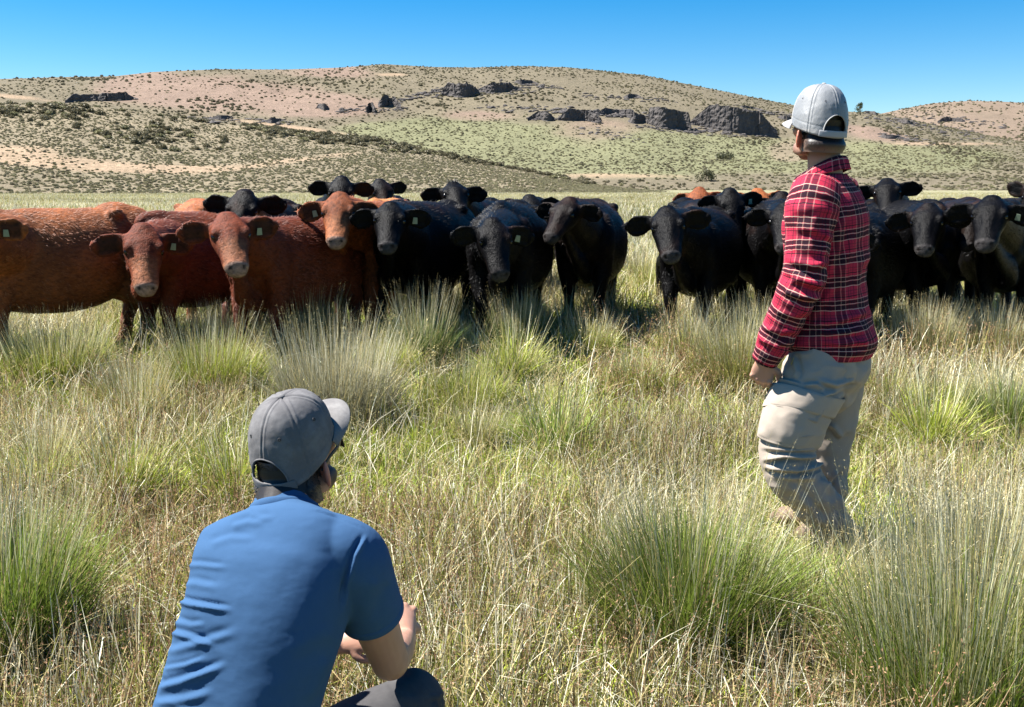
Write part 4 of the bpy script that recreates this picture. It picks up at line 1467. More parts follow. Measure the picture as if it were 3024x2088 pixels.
def plaid_material():
    t = NT('red_plaid_flannel')
    uv = t.n('ShaderNodeUVMap', uv_map='UVMap').outputs[0]
    sp = t.n('ShaderNodeSeparateXYZ'); t.l(uv, sp.inputs[0])
    # threads wander a little
    nz = t.noise(9, 3, .5)
    def stripe_set(x, per):
        x = t.math('ADD', x, t.math('MULTIPLY_ADD', nz, .008, -.004))
        f = t.math('FRACT', t.math('DIVIDE', x, per))
        def pulse(a, b):
            return t.math('MULTIPLY', t.math('GREATER_THAN', f, a), t.math('LESS_THAN', f, b))
        def any_(*ps):
            r = ps[0]
            for q in ps[1:]: r = t.math('MAXIMUM', r, q)
            return r
        black = any_(pulse(.30, .47), pulse(.53, .66), pulse(.82, .86))
        thin = any_(pulse(.05, .085), pulse(.93, .955))
        cream = any_(pulse(.255, .285), pulse(.49, .515), pulse(.68, .70))
        return black, thin, cream
    bv, tv, cv = stripe_set(sp.outputs['Y'], .086)
    bh, th, ch = stripe_set(sp.outputs['X'], .094)
    c = t.mix(t.math('MULTIPLY', bv, .90), (.46, .028, .062), (.009, .008, .013))
    c = t.mix(t.math('MULTIPLY', bh, .66), c, (.014, .012, .020))
    c = t.mix(t.math('MULTIPLY', t.math('MAXIMUM', tv, th), .55), c, (.03, .015, .03))
    c = t.mix(t.math('MULTIPLY', cv, .68), c, (.52, .47, .37))
    c = t.mix(t.math('MULTIPLY', ch, .26), c, (.60, .52, .40))
    weave = t.noise(700, 2, .6)
    c = t.mix(1.0, c, t.math('MULTIPLY_ADD', weave, .5, .75), 'MULTIPLY')
    t.base(c)
    t.set(Roughness=.9)
    t.b.inputs['Specular IOR Level'].default_value = .12
    t.bump(t.math('ADD', weave, t.noise(60, 4, .6)), .3, .0015)
    return t.m


def axes_from(heading_deg, tilt_deg=0.0, roll_deg=0.0):
    """forward, right, up; heading measured from 'away from the camera', + to the right; tilt + = nose up"""
    a, b = math.radians(heading_deg), math.radians(tilt_deg)
    f = np.array((math.sin(a), math.cos(a), 0.0)); r = np.array((math.cos(a), -math.sin(a), 0.0)); u = np.array((0, 0, 1.0))
    f, u = f * math.cos(b) + u * math.sin(b), u * math.cos(b) - f * math.sin(b)
    c = math.radians(roll_deg)
    r, u = r * math.cos(c) + u * math.sin(c), u * math.cos(c) - r * math.sin(c)
    return f, r, u


def head_parts(C, f, r, u, neck_base, neck_r=.062):
    M = np.stack([r, f, u], 1)
    at = lambda x, y, z: C + r * x + f * y + u * z
    p = [ellipsoid(at(0, -.002, .018), (.080, .091, .084), M, 18), ellipsoid(at(0, .028, -.05), (.062, .070, .085), M, 16), ellipsoid(at(0, .068, -.125), (.030, .026, .024), M),
         ellipsoid(at(0, .098, -.035), (.013, .020, .030), M), ellipsoid(at(0, .108, -.052), (.017, .014, .012), M), ellipsoid(at(0, .080, .008), (.056, .022, .014), M),
         ellipsoid(at(0, .083, -.085), (.026, .018, .008), M), ellipsoid(at(0, .083, -.098), (.024, .017, .009), M), ellipsoid(at(0, -.030, -.045), (.072, .075, .070), M)]
    for s in (-1, 1):
        p.append(ellipsoid(at(s * .048, .060, -.040), (.020, .026, .022), M))
        p.append(ellipsoid(at(s * .056, .020, -.105), (.020, .045, .028), M))
        w = unit(-f * .72 + r * s * .70)
        e = unit(r * s * .72 + f * .70)
        ME = np.stack([e, w * 1.0, u], 1)
        p.append(ellipsoid(at(s * .078, .004, -.068) + w * .014, (.0075, .024, .037), ME))
        p.append(ellipsoid(at(s * .075, .002, -.068), (.014, .012, .024), M))
    top = at(0, -.022, -.06)
    p.append(Tube(np.array([neck_base, neck_base * .5 + top * .5 - f * .004, top]), np.array([neck_r * 1.08, neck_r, neck_r * .95]), side=r).solid(16, 22))
    return p, at


def hand_parts(w, d, n, s, curl=.6, thumb=.5, size=1.0, fan=.0):
    """palm, four bent fingers and a thumb. w wrist, d hand direction, n back of the hand, s=+1: thumb on d x n side"""
    d = unit(d); n = unit(n - d * (n @ d)); l = np.cross(d, n) * s
    k = size
    P = [Tube(np.array([w - d * .02, w + d * .03 * k, w + d * .065 * k, w + d * .092 * k]), np.array([.027, .036, .042, .039]) * k, np.array([.020, .019, .017, .013]) * k, side=l).solid(16, 18)]
    for q, (off, ln, ex) in enumerate([(.0335, .074, 0), (.0115, .082, .005), (-.0110, .076, .003), (-.0325, .060, -.005)]):
        b = w + d * (.088 + ex) * k + l * off * k
        pts = [b - d * .02 * k, b]
        a = 0.15
        dv = d + l * fan * off * 8
        for m, fr in enumerate((.45, .31, .24)):
            a += curl * (1.0, 1.15, .8)[m] * (1 + .08 * q)
            b = b + (unit(dv) * math.cos(a) - n * math.sin(a)) * ln * fr * k * 1.05
            pts.append(b)
        P.append(Tube(np.array(pts), np.array([.0095, .0095, .0088, .0082, .0072]) * k, side=l).solid(22, 10))
        P.append(ellipsoid(pts[1] + n * .006, np.array((.0115, .0115, .0095)) * k, n=8))
    b = w + d * .030 * k + l * .030 * k
    t1 = unit(d * .62 + l * .62 - n * thumb)
    t2 = unit(d * .85 + l * .15 - n * thumb * 1.2)
    P.append(Tube(np.array([b - l * .015 * k, b + t1 * .034 * k, b + t1 * .034 * k + t2 * .030 * k, b + t1 * .034 * k + t2 * .052 * k]), np.array([.016, .0125, .0112, .0085]) * k, side=n).solid(18, 10))
    return P


class Cap:
    """crown and rim of a baseball cap on a head at C"""
    def __init__(self, C, f, r, u, rl=.095, rf=.108, top=.135, front=.005, back=-.06, power=2.35):
        self.C, self.f, self.r, self.u, self.rl, self.rf, self.top, self.fr, self.bk, self.p = C, f, r, u, rl, rf, top, front, back, power

    def at(self, ph, th, off=0.0):
        """ph 0 = front, th 0 = button .. 1 = rim"""
        ph, th = np.asarray(ph, float), np.asarray(th, float)
        a = th * math.pi / 2
        rad = np.sin(a) ** (2 / self.p); zz = np.maximum(np.cos(a), 0) ** (2 / self.p)
        zb = (self.fr + self.bk) / 2 + (self.fr - self.bk) / 2 * np.cos(ph)
        x = np.sin(ph) * rad * (self.rl + off); y = np.cos(ph) * rad * (self.rf + off); z = zb + (self.top + off - zb) * zz
        return self.C + x[..., None] * self.r + y[..., None] * self.f + z[..., None] * self.u, x, y, z


def make_cap(parent, o, C, f, r, u, m_crown, m_back, m_brim, m_dark, strap_col, brim_len=.075, brim_drop=.02, brim_dip=.12, arch=(.050, .062), **kw):
    """o: world position of the parent (children are built around it)"""
    cap = Cap(C, f, r, u, **kw)
    nt, nph = 120, 300
    th, ph = np.meshgrid(np.linspace(.02, 1, nt), np.linspace(0, 2 * math.pi, nph, endpoint=False), indexing='ij')
    # seams and soft denting
    P, x, y, z = cap.at(ph, th)
    k = (ph / (math.pi / 3)); ds = np.abs(k - np.round(k)) * (math.pi / 3) * np.maximum(np.sin(th * 1.57), .15) * .1
    off = -.0016 * np.exp(-(ds / .0016) ** 2) + .0011 * np.exp(-((ds - .0055) / .0022) ** 2)
    off = off + .0022 * fbm(P.reshape(-1, 3) * 28, 3, 8).reshape(ph.shape) * smooth(th, .1, .4) - .0012 * np.exp(-((th - .93) / .006) ** 2)
    P, x, y, z = cap.at(ph, th, 0.0)
    nrm_off = cap.at(ph, th, .01)[0] - P
    P = P + unit(nrm_off) * off[..., None]
    zs = cap.bk + .026
    def keep(i, j):
        xx, yy, zz = x[i, j], y[i, j], z[i, j]
        hole = (yy < 0) & (zz > zs) & ((xx / arch[0]) ** 2 + ((zz - zs) / arch[1]) ** 2 < 1)
        return ~hole
    fc = grid_faces(nt, nph, wrap=True, keep=keep)
    me = mesh_from('crown', P.reshape(-1, 3) - o, fc)
    me.materials.append(m_crown); me.materials.append(m_back)
    cent = np.empty(len(me.polygons) * 3, np.float32); me.polygons.foreach_get('center', cent); cent = cent.reshape(-1, 3) + o - C
    ang = np.abs(np.arctan2(cent @ r, cent @ f))
    me.polygons.foreach_set('material_index', ((ang > math.radians(62)) & (cent @ u > cap.bk + .030)).astype(np.int32))
    crown = link('cap', me, None, parent)
    sd = crown.modifiers.new('thick', 'SOLIDIFY'); sd.thickness = .0022; sd.offset = -1
    # button
    v, q = ellipsoid(C + u * (cap.top + .001) - o, (.0085, .0085, .005), np.stack([r, f, u], 1), 10)
    link('button', mesh_from('button', v, q), m_crown, crown)
    # edge of the opening and strap
    aa = np.linspace(0, math.pi, 40)
    xs, zz_ = arch[0] * np.cos(aa), zs + arch[1] * np.sin(aa)
    def on_back(xv, zv, off=.0005):
        # find th for given height at the back
        ph_ = math.pi - np.arcsin(np.clip(xv / cap.rl, -1, 1))
        t_ = np.linspace(.3, 1, 400)
        out = []
        for p_, x_, z_ in zip(ph_, xv, zv):
            for _ in range(3):
                Pp, X, Y, Z = cap.at(np.full(400, p_), t_, off)
                i = np.argmin(np.abs(Z - z_))
                p_ = math.pi - math.asin(np.clip(x_ / max(1e-4, cap.rl * np.sin(t_[i] * 1.57) ** (2 / cap.p)), -1, 1))
            out.append(Pp[i])
        return np.array(out)
    ring = on_back(xs, zz_)
    v, q = Tube(ring - o, np.full(len(ring), .0032), np.full(len(ring), .0018), side=tuple(-f)).solid(90, 8)
    link('opening_binding', mesh_from('binding', v, q), m_crown, crown)
    xs = np.linspace(-arch[0] - .012, arch[0] + .012, 30)
    lo, hi = on_back(xs, np.full(30, cap.bk + .004), .001), on_back(xs, np.full(30, zs + .001), .001)
    mid = (lo + hi) / 2 - f * .0012
    v, q = Tube(mid - o, np.full(30, .0115), np.full(30, .0016), side=tuple(u), p=5).solid(60, 16)
    link('strap', mesh_from('strap', v, q), strap_col, crown)
    # eyelets, one per panel
    for kx in range(6):
        p0 = cap.at(np.array((kx + .5) * math.pi / 3), np.array(.60), .0008)[0]
        nn = unit(p0 - (C + u * .02))
        a1 = unit(np.cross(nn, u)); b1 = np.cross(nn, a1)
        v, q = [], []
        for i in range(14):
            for j in range(6):
                A, B = 2 * math.pi * i / 14, 2 * math.pi * j / 6
                v.append(p0 + (a1 * math.cos(A) + b1 * math.sin(A)) * (.0032 + .0012 * math.cos(B)) + nn * .0010 * math.sin(B) - o)
                q.append((i * 6 + j, i * 6 + (j + 1) % 6, ((i + 1) % 14) * 6 + (j + 1) % 6, ((i + 1) % 14) * 6 + j))
        link('eyelet', mesh_from('eyelet', v, q), m_dark, crown)
    # brim
    ns, nb = 26, 70
    s, pb = np.meshgrid(np.linspace(0, 1, ns), np.radians(np.linspace(-72, 72, nb)), indexing='ij')
    B0 = cap.at(pb, np.full_like(pb, .985), .0005)[0]
    c_ = np.maximum(np.cos(pb * 1.22), 0) ** .62
    ext = brim_len * c_ * s
    B = B0 + ext[..., None] * (f * .995 - u * brim_dip) + (np.sin(pb) * ext * .16)[..., None] * r - (brim_drop * s * (np.abs(pb) / 1.2) ** 2 + .006 * s * s)[..., None] * u
    me = mesh_from('brim', B.reshape(-1, 3) - o, grid_faces(ns, nb))
    b = link('brim', me, m_brim, crown)
    sd = b.modifiers.new('thick', 'SOLIDIFY'); sd.thickness = .0032; sd.offset = 0
    return cap


def hair_cap(parent, o, C, f, r, u, low, n=9000, seed=1, cover=125, L=.012):
    """short cropped hair on the back and sides of the head: a dark scalp layer and many slivers"""
    rg = np.random.default_rng(seed)
    M = np.stack([r, f, u], 1)
    ns, nph = 60, 120
    z, ph = np.meshgrid(np.linspace(low, .004, ns), np.radians(np.linspace(180 - cover, 180 + cover, nph)), indexing='ij')
    # follow skull above, nape below
    k = np.clip((z - .025) / .096, -1, 1); rad = np.sqrt(np.maximum(1 - k * k, 0.02))
    x = .0870 * rad * np.sin(ph); y = -.004 + .0975 * rad * np.cos(ph)
    xn = .084 * np.sin(ph); yn = -.030 + .081 * np.cos(ph)
    t = smooth(-z, .0, .085)
    x = x * (1 - t) + xn * t; y = y * (1 - t) + yn * t
    edge = np.minimum(smooth(z, low, low + .03), smooth(math.radians(cover) - np.abs(ph - math.pi), 0, .5))
    of = .0045 * edge - .004 * (1 - edge)
    d = unit(np.stack([np.sin(ph), np.cos(ph), 0 * ph], -1))
    P = C + (x + d[..., 0] * of)[..., None] * r + (y + d[..., 1] * of)[..., None] * f + z[..., None] * u
    me = mesh_from('hair', P.reshape(-1, 3) - o, grid_faces(ns, nph))
    e_ = smooth(z.ravel(), low, low + .045)[:, None] * (.4 + .6 * smooth(math.radians(cover) - np.abs(ph.ravel() - math.pi), 0, .6)[:, None])
    Cc = np.array((.012, .009, .008)) * e_ + np.array((.15, .095, .072)) * (1 - e_)
    Pv = coords(me); Nv = normals(me)
    if (Nv @ -f).mean() < 0:
        me.flip_normals(); Nv = -Nv
    paint(me, Cc)
    fm = fur(me, np.tile(np.array((.016, .012, .011)), (len(Cc), 1)), Pv, Nv, lambda p: np.tile(-u, (len(p), 1)), n, rg, L, skip=(e_[:, 0] < rg.uniform(.1, .95, len(Cc))))
    h = link('hair', me, HAIR_M, parent)
    link('hair_ends', fm, HAIR_M, h)


def grid_cloth(name, tube, nt, nph, disp, mat, parent, o, t0=0.0, t1=1.0, vflip=False, inner=True, uoff=0.0, voff=0.0):
    """a sleeve or shirt body: tube surface with folds and a woven-in UV in metres"""
    t = np.linspace(t0, t1, nt); ph = np.linspace(0, 2 * math.pi, nph)
    tt, pp = np.meshgrid(t, ph, indexing='ij')
    P = tube.S(tt, pp)
    nrm = unit(tube.S(tt, pp, .01) - P)
    P = P + nrm * disp(tt, pp, P)[..., None]
    if inner:      # turn the edges in so that hems have depth
        c0 = tube.frame(np.array(t0))[0]; c1 = tube.frame(np.array(t1))[0]
        P = np.concatenate([(c0 + (P[:1] - c0) * .90 + (P[1:2] - P[:1]) * 3), P, (c1 + (P[-1:] - c1) * .90 + (P[-2:-1] - P[-1:]) * 3)], 0)
        tt = np.concatenate([tt[:1], tt, tt[-1:]], 0); pp = np.concatenate([pp[:1], pp, pp[-1:]], 0)
        nt += 2
    fc = grid_faces(nt, nph)
    me = mesh_from(name, P.reshape(-1, 3) - o, fc)
    rm = float(np.mean((tube.rx + tube.ry) / 2))
    uvl = me.uv_layers.new(name='UVMap')
    li = np.empty(len(me.loops), np.int32); me.loops.foreach_get('vertex_index', li)
    U = np.stack([pp.ravel() * rm + uoff, tt.ravel() * tube.len + voff], 1)[li]
    uvl.data.foreach_set('uv', U.astype(np.float32).ravel())
    return link(name, me, mat, parent)


def crease(P, seed, freq, amp, stretch):
    """ridged folds running along 'stretch' (3-vector scale)"""
    q = P.reshape(-1, 3) * np.asarray(stretch) * freq
    a = 1 - np.abs(fbm(q, 2, seed)) * 2.4
    return (amp * np.clip(a, -.6, 1)).reshape(P.shape[:-1])


def seg_fold(u, v, pts, w, A, sharp=1.7):
    """displacement of a fold along a polyline given in view pixels (u, v arrays)"""
    out = np.zeros_like(u)
    pts = np.asarray(pts, float)
    L = np.r_[0, np.cumsum(np.linalg.norm(np.diff(pts, axis=0), axis=1))]
    best = np.full(u.shape, 1e9); sgn = np.zeros_like(u); tt = np.zeros_like(u)
    for i in range(len(pts) - 1):
        a, b = pts[i], pts[i + 1]; d = b - a; l = np.linalg.norm(d); d = d / l
        s = np.clip((u - a[0]) * d[0] + (v - a[1]) * d[1], 0, l)
        ex, ey = u - a[0] - s * d[0], v - a[1] - s * d[1]
        q = np.hypot(ex, ey); m = q < best
        best = np.where(m, q, best); sgn = np.where(m, np.sign(ex * d[1] - ey * d[0]), sgn); tt = np.where(m, (L[i] + s) / L[-1], tt)
    tap = smooth(tt, 0, .18) * (1 - smooth(tt, .7, 1.0))
    x = best * sgn / w
    return A * tap * (np.exp(-x * x) - .75 * np.exp(-((x - sharp) / .9) ** 2))


def paint_skin(me, o, C, at_inv, extra):
    P = coords(me) + o
    Cc = np.tile(np.array((.46, .26, .185)), (len(P), 1))
    Cc *= (1 + .10 * fbm(P * 14, 3, 3))[:, None]
    Cc = extra(P, Cc)
    paint(me, np.clip(Cc, .005, .8))


def face_details(parent, o, at, r, f, u):
    M = np.stack([r, f, u], 1)
    for s in (-1, 1):
        v, q = ellipsoid(at(s * .032, .079, -.018) - o, (.0125, .0115, .0115), M, 10)
        e = link('eye', mesh_from('eye', v, q), EYE_W, parent)
        v, q = ellipsoid(at(s * .032, .0865, -.018) - o, (.0055, .0045, .0055), M, 8)
        link('iris', mesh_from('iris', v, q), EYE_M, e)


EYE_W = plain('eye_white', (.72, .68, .64), .2, .05, 40)


# ------------------------------------------------------------------ the standing man
def standing_man():
    Y0 = 3.95
    base = np.array((GX(1875, Y0), Y0, 0.0))
    o = base
    root = thing('person', 'standing man in red checked shirt, khaki cargo trousers and pale mesh cap', 'person', base)
    A = lambda u, v, dy=0.0: J(u, v, Y0 + dy)
    tf, trt, tu = axes_from(-58)            # trunk heading
    hf, hr, hu = axes_from(-18, 4, -2)      # head heading
    C = A(1850, 273, 0.0)
    neck = A(1862, 392, .0)
    parts, at = head_parts(C, hf, hr, hu, neck, .060)
    # trunk and limbs
    pel, wai, che = A(1868, 800), A(1868, 700), A(1862, 520)
    shL, elL, wrL = A(1838, 440, -.16), A(1812, 640, -.21), A(1729, 806, -.12)
    shR, elR, wrR = A(1892, 440, .16), A(1885, 640, .22), A(1820, 790, .22)
    parts.append(Tube(np.array([pel, wai, che, A(1860, 440), neck]), np.array([.13, .12, .15, .13, .055]), np.array([.10, .085, .10, .08, .05]), side=trt).solid(24, 20))
    for a, b, c, s in ((shL, elL, wrL, -1), (shR, elR, wrR, 1)):
        parts.append(Tube(np.array([a, (a + b) / 2, b, (b + c) / 2, c]), np.array([.052, .048, .042, .040, .029]), np.array([.052, .048, .042, .036, .024]), side=trt).solid(26, 14))
    dL = unit(A(1707, 900, -.06) - wrL)
    parts += hand_parts(wrL, dL, unit(-trt * .9 - tf * .1), -1, .40, .35, 1.06, .10)
    parts += hand_parts(wrR, unit(A(1790, 880, .2) - wrR), trt, 1, .4, .3)
    hipL, knL, anL = A(1850, 815, -.08), A(1776, 1035, -.10), A(1908, 1225, -.06)
    hipR, knR, anR = A(1884, 815, .09), A(1868, 1015, .13), A(1846, 1215, .15)
    for a, b, c in ((hipL, knL, anL), (hipR, knR, anR)):
        parts.append(Tube(np.array([a, (a + b) / 2, b, (b + c) / 2, c]), np.array([.075, .062, .045, .04, .036]), side=trt).solid(26, 14))
    me = fuse('person_body', [(v - o, q) for v, q in parts], .0045, 4, .5)
    def tone(P, Cc):
        L = P - C
        x, y, z = L @ hr, L @ hf, L @ hu
        near = np.linalg.norm(L, axis=1) < .2
        hairz = near & (y < .03) & (z > -.105 + .05 * smooth(y, -.06, .02)) & (np.abs(x) < .074)
        Cc[hairz] = (.016, .012, .010)
        fuzz = near * smooth(-.075 - z, -.02, .03) * (y < .0) * (np.abs(x) < .07) * (1 - smooth(-z, .12, .15))
        Cc = Cc + (np.array((.11, .07, .055)) - Cc) * (fuzz * .75)[:, None]
        beard = near * smooth(-z, .07, .10) * smooth(y, .0, .04)
        Cc = Cc + (np.array((.16, .10, .08)) - Cc) * (beard * .7)[:, None]
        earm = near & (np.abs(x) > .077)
        Cc[earm] = Cc[earm] * np.array((1.1, .72, .66))  # redder ears: glow of sunlight through them, put into the skin colour
        mouth = near & (np.abs(z + .092) < .009) & (y > .07) & (np.abs(x) < .026)
        Cc[mouth] = (.33, .13, .11)
        return Cc
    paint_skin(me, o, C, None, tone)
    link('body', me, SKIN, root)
    face_details(root, o, at, hr, hf, hu)
    hair_cap(root, o, C, hf, hr, hu, -.115, 7000, 3, 92, .009)
    MESH = NT('silver_cap_mesh')
    co = MESH.coord('Object')
    w1 = MESH.n('ShaderNodeTexWave', wave_type='BANDS', bands_direction='DIAGONAL'); w1.inputs['Scale'].default_value = 130; w1.inputs['Distortion'].default_value = 1.0; MESH.l(co, w1.inputs['Vector'])
    w2 = MESH.n('ShaderNodeTexWave', wave_type='BANDS', bands_direction='Z'); w2.inputs['Scale'].default_value = 150; MESH.l(co, w2.inputs['Vector'])
    g = MESH.math('MULTIPLY', w1.outputs['Fac'], w2.outputs['Fac'])
    MESH.base(MESH.ramp(g, [(.05, (.13, .14, .15)), (.45, (.36, .365, .37))]))
    MESH.set(Roughness=.45); MESH.bump(g, .5, .001)
    WHITE = cloth('pale_cap_twill', (.31, .305, .30), 900, .7, .2, .06)
    make_cap(root, o, C, hf, hr, hu, WHITE, MESH.m, WHITE, plain('dark_eyelet', (.12, .12, .13), .5), cloth('white_snap_strap', (.34, .34, .35), 700, .5, .1, .05), brim_len=.070, brim_drop=.014, arch=(.047, .058), rl=.0985, rf=.114, top=.134, front=.0, back=-.062, power=2.6)

    # ---- shirt
    PL = plaid_material()
    rows = [(1868, 800), (1870, 770), (1868, 725), (1868, 650), (1866, 560), (1862, 490), (1860, 445), (1860, 415), (1861, 392)]
    cen = np.array([A(*q) for q in rows])
    lat = np.array([.188, .196, .186, .180, .198, .208, .198, .150, .082]); dep = np.array([.160, .168, .154, .138, .146, .148, .128, .100, .078])
    body = Tube(cen, lat, dep, side=trt, p=2.3)
    def d_body(t, ph, P):
        back = np.exp(-((t - .12) / .12) ** 2)
        return .004 * fbm(P.reshape(-1, 3) * 7, 3, 5).reshape(t.shape) + crease(P, 6, 5.5, .010, (.9, .9, 1.9)) * (.40 + back) * smooth(t, 0, .05) * (1 - smooth(t, .8, .95)) + .010 * np.exp(-((t - .10) / .06) ** 2) * (.5 + .5 * np.sin(ph * 3 + 1))
    SF = [([(1905, 470), (1890, 560), (1850, 650)], 9, .010), ([(1960, 700), (1890, 725), (1810, 735)], 8, .010), ([(1950, 745), (1880, 752), (1820, 745)], 7, .008), ([(1975, 560), (1940, 600), (1925, 680)], 9, .007),
          ([(1930, 520), (1905, 600), (1900, 690)], 10, .006), ([(1955, 770), (1900, 778), (1850, 770)], 6, .006), ([(1885, 640), (1850, 690), (1830, 730)], 8, .007)]
    LF = [([(1890, 545), (1840, 520), (1785, 515)], 8, .008), ([(1880, 590), (1830, 600), (1775, 585)], 8, .007), ([(1860, 650), (1810, 632), (1768, 640)], 8, .010), ([(1850, 672), (1800, 668), (1762, 655)], 7, .010),
          ([(1830, 700), (1790, 712), (1748, 700)], 8, .008), ([(1800, 745), (1765, 752), (1722, 735)], 7, .009), ([(1790, 772), (1750, 780), (1712, 762)], 6, .008), ([(1850, 470), (1830, 530), (1835, 600)], 9, .006), ([(1868, 500), (1862, 560), (1840, 620)], 8, .006)]
    def folds_at(P, lst):
        q = P.reshape(-1, 3); u_, v_ = project(q); u_, v_ = u_ / K, v_ / K
        r_ = sum(seg_fold(u_, v_, p_, w_, a_) for p_, w_, a_ in lst)
        near_side = q[:, 1] < (Y0 + .10)
        return (r_ * near_side).reshape(P.shape[:-1])
    d_body0 = d_body
    d_body = lambda t, ph, P: d_body0(t, ph, P) + folds_at(P, SF)
    shirt = grid_cloth('shirt', body, 190, 190, d_body, PL, root, o, uoff=.02)
    def sleeve(a, b, c, seed, s):
        ab = unit(b - a)
        pts = np.array([a - ab * .035 + trt * (-s * .03), a + ab * .02, a * .5 + b * .5, b - ab * .03, b * .55 + c * .45, c * .92 + b * .08, c + unit(c - b) * .012])
        tb = Tube(pts, np.array([.072, .083, .078, .069, .064, .053, .050]), np.array([.080, .092, .085, .077, .069, .055, .050]), side=trt)
        def d_s(t, ph, P):
            elbow = np.exp(-((t - .52) / .12) ** 2) + .8 * np.exp(-((t - .86) / .08) ** 2) + .5 * np.exp(-((t - .15) / .1) ** 2)
            rings = np.sin(t * 95 + 2.2 * np.sin(ph + seed) + 1.6 * fbm(P.reshape(-1, 3) * 9, 2, seed).reshape(t.shape))
            return .0075 * elbow * rings * (.5 + .5 * np.sin(ph * 2 + seed)) + crease(P, seed + 3, 7, .0085, (1, 1, 1.6)) * (.3 + elbow) * .9 + .003 * fbm(P.reshape(-1, 3) * 12, 3, seed).reshape(t.shape)
        d_s2 = (lambda t, ph, P: d_s(t, ph, P) + folds_at(P, LF)) if s < 0 else d_s
        sl = grid_cloth('sleeve', tb, 170, 110, d_s2, PL, shirt, o, uoff=.015, voff=.03 * s)
        q = np.array([c - unit(c - b) * .055, c - unit(c - b) * .02, c + unit(c - b) * .020])
        cf = Tube(q, np.array([.052, .050, .049]), np.array([.054, .050, .048]), side=trt)
        grid_cloth('cuff', cf, 24, 80, lambda t, ph, P: .0015 * fbm(P.reshape(-1, 3) * 30, 3, seed + 9).reshape(t.shape), PL, shirt, o, voff=.05)
    sleeve(shL, elL, wrL, 21, -1)
    sleeve(shR, elR, wrR, 31, 1)
    # collar: stands round the neck and folds down outside
    ns, nph = 26, 150
    s_, ph = np.meshgrid(np.linspace(0, 1, ns), np.radians(np.linspace(-163, 163, nph)), indexing='ij')     # 0 = back of the neck
    prof = np.array([(0, -.006), (.002, .018), (.004, .036), (.010, .043), (.018, .036), (.026, .014), (.033, -.006)])
    off = cubic(np.linspace(0, 1, 7), prof[:, 0], s_); zz = cubic(np.linspace(0, 1, 7), prof[:, 1], s_)
    tip = smooth(np.abs(ph), math.radians(95), math.radians(150)) * smooth(s_, .5, 1)
    off = off + .012 * tip; zz = zz - .034 * tip - .050 * smooth(np.abs(ph), .5, 2.7)
    # neck opening points forward (trunk front)
    nf = tf
    rx_, ry_ = .069 + off, .075 + off
    cc = A(1860, 386)
    Pc = cc + (np.sin(ph) * rx_)[..., None] * trt + (-np.cos(ph) * ry_ + .012)[..., None] * nf + zz[..., None] * np.array((0, 0, 1.0)) + (np.cos(ph) * .012)[..., None] * np.array((0, 0, 1.0))
    Pc = Pc + (.003 * fbm(Pc.reshape(-1, 3) * 20, 2, 4)).reshape(ph.shape)[..., None]
    cm = mesh_from('collar', Pc.reshape(-1, 3) - o, grid_faces(ns, nph))
    uvl = cm.uv_layers.new(name='UVMap'); li = np.empty(len(cm.loops), np.int32); cm.loops.foreach_get('vertex_index', li)
    uvl.data.foreach_set('uv', np.stack([ph.ravel() * .075, s_.ravel() * .085], 1)[li].astype(np.float32).ravel())
    cl = link('collar', cm, PL, shirt)
    sd = cl.modifiers.new('thick', 'SOLIDIFY'); sd.thickness = .0022

    # ---- trousers
    KH = cloth('khaki_canvas', (.36, .30, .245), 800, .8, .22, .07)
    KH2 = cloth('khaki_canvas_flap', (.375, .315, .257), 800, .8, .22, .06)
    legL = Tube(np.array([A(1862, 770, -.05), A(1838, 850, -.08), A(1790, 950, -.10), knL, A(1835, 1130, -.09), A(1915, 1236, -.05)]), np.array([.120, .122, .116, .102, .088, .084]), np.array([.120, .120, .112, .102, .082, .074]), side=tuple(-trt))
    legR = Tube(np.array([A(1878, 770, .05), A(1886, 850, .08), A(1876, 950, .11), knR, A(1862, 1120, .14), A(1846, 1190, .15)]), np.array([.112, .108, .098, .088, .080, .078]), np.array([.118, .108, .094, .086, .078, .074]), side=tuple(-trt))
    pelv = Tube(np.array([A(1870, 752), A(1872, 790), A(1874, 840), A(1872, 880)]), np.array([.148, .164, .163, .12]), np.array([.118, .138, .140, .10]), side=trt, p=2.3)
    tm = fuse('trousers', [(t.solid(60, 40, e)[0] - o, t.solid(60, 40, e)[1]) for t, e in ((legL, False), (legR, False), (pelv, True))], .0058, 4, .5)
    P = coords(tm) + o; N = normals(tm)
    uu, vv = project(P); uu, vv = uu / K, vv / K
    facing = (N @ unit(np.array((0, 0, CAM_Z)) - A(1800, 950)) > .1).astype(float)
    left = (((P - A(1800, 950)) @ -trt) > -.02).astype(float)
    d = np.zeros(len(P))
    folds = [([(1845, 1030), (1770, 1028), (1715, 1040)], 7, .010), ([(1860, 1045), (1800, 1062), (1720, 1052)], 8, .012), ([(1850, 1010), (1780, 1015), (1712, 1010)], 6, .006),
             ([(1860, 905), (1838, 950), (1770, 925)], 7, .007), ([(1845, 975), (1800, 985), (1765, 960)], 7, .008), ([(1740, 910), (1735, 950), (1722, 990)], 8, .006),
             ([(1930, 850), (1880, 868), (1840, 858)], 8, .009), ([(1905, 870), (1860, 890), (1845, 905)], 7, .009), ([(1810, 870), (1840, 868), (1870, 880)], 6, .006),
             ([(1730, 850), (1790, 862), (1815, 872)], 5, .006), ([(1850, 1075), (1890, 1130), (1910, 1165)], 10, .008), ([(1780, 1085), (1830, 1150), (1870, 1195)], 11, .006),
             ([(1740, 1065), (1790, 1075), (1850, 1080)], 9, .008), ([(1790, 800), (1800, 840), (1790, 860)], 7, .005), ([(1900, 990), (1880, 960), (1862, 955)], 8, .008), ([(1890, 1060), (1875, 1085), (1862, 1060)], 8, .008)]
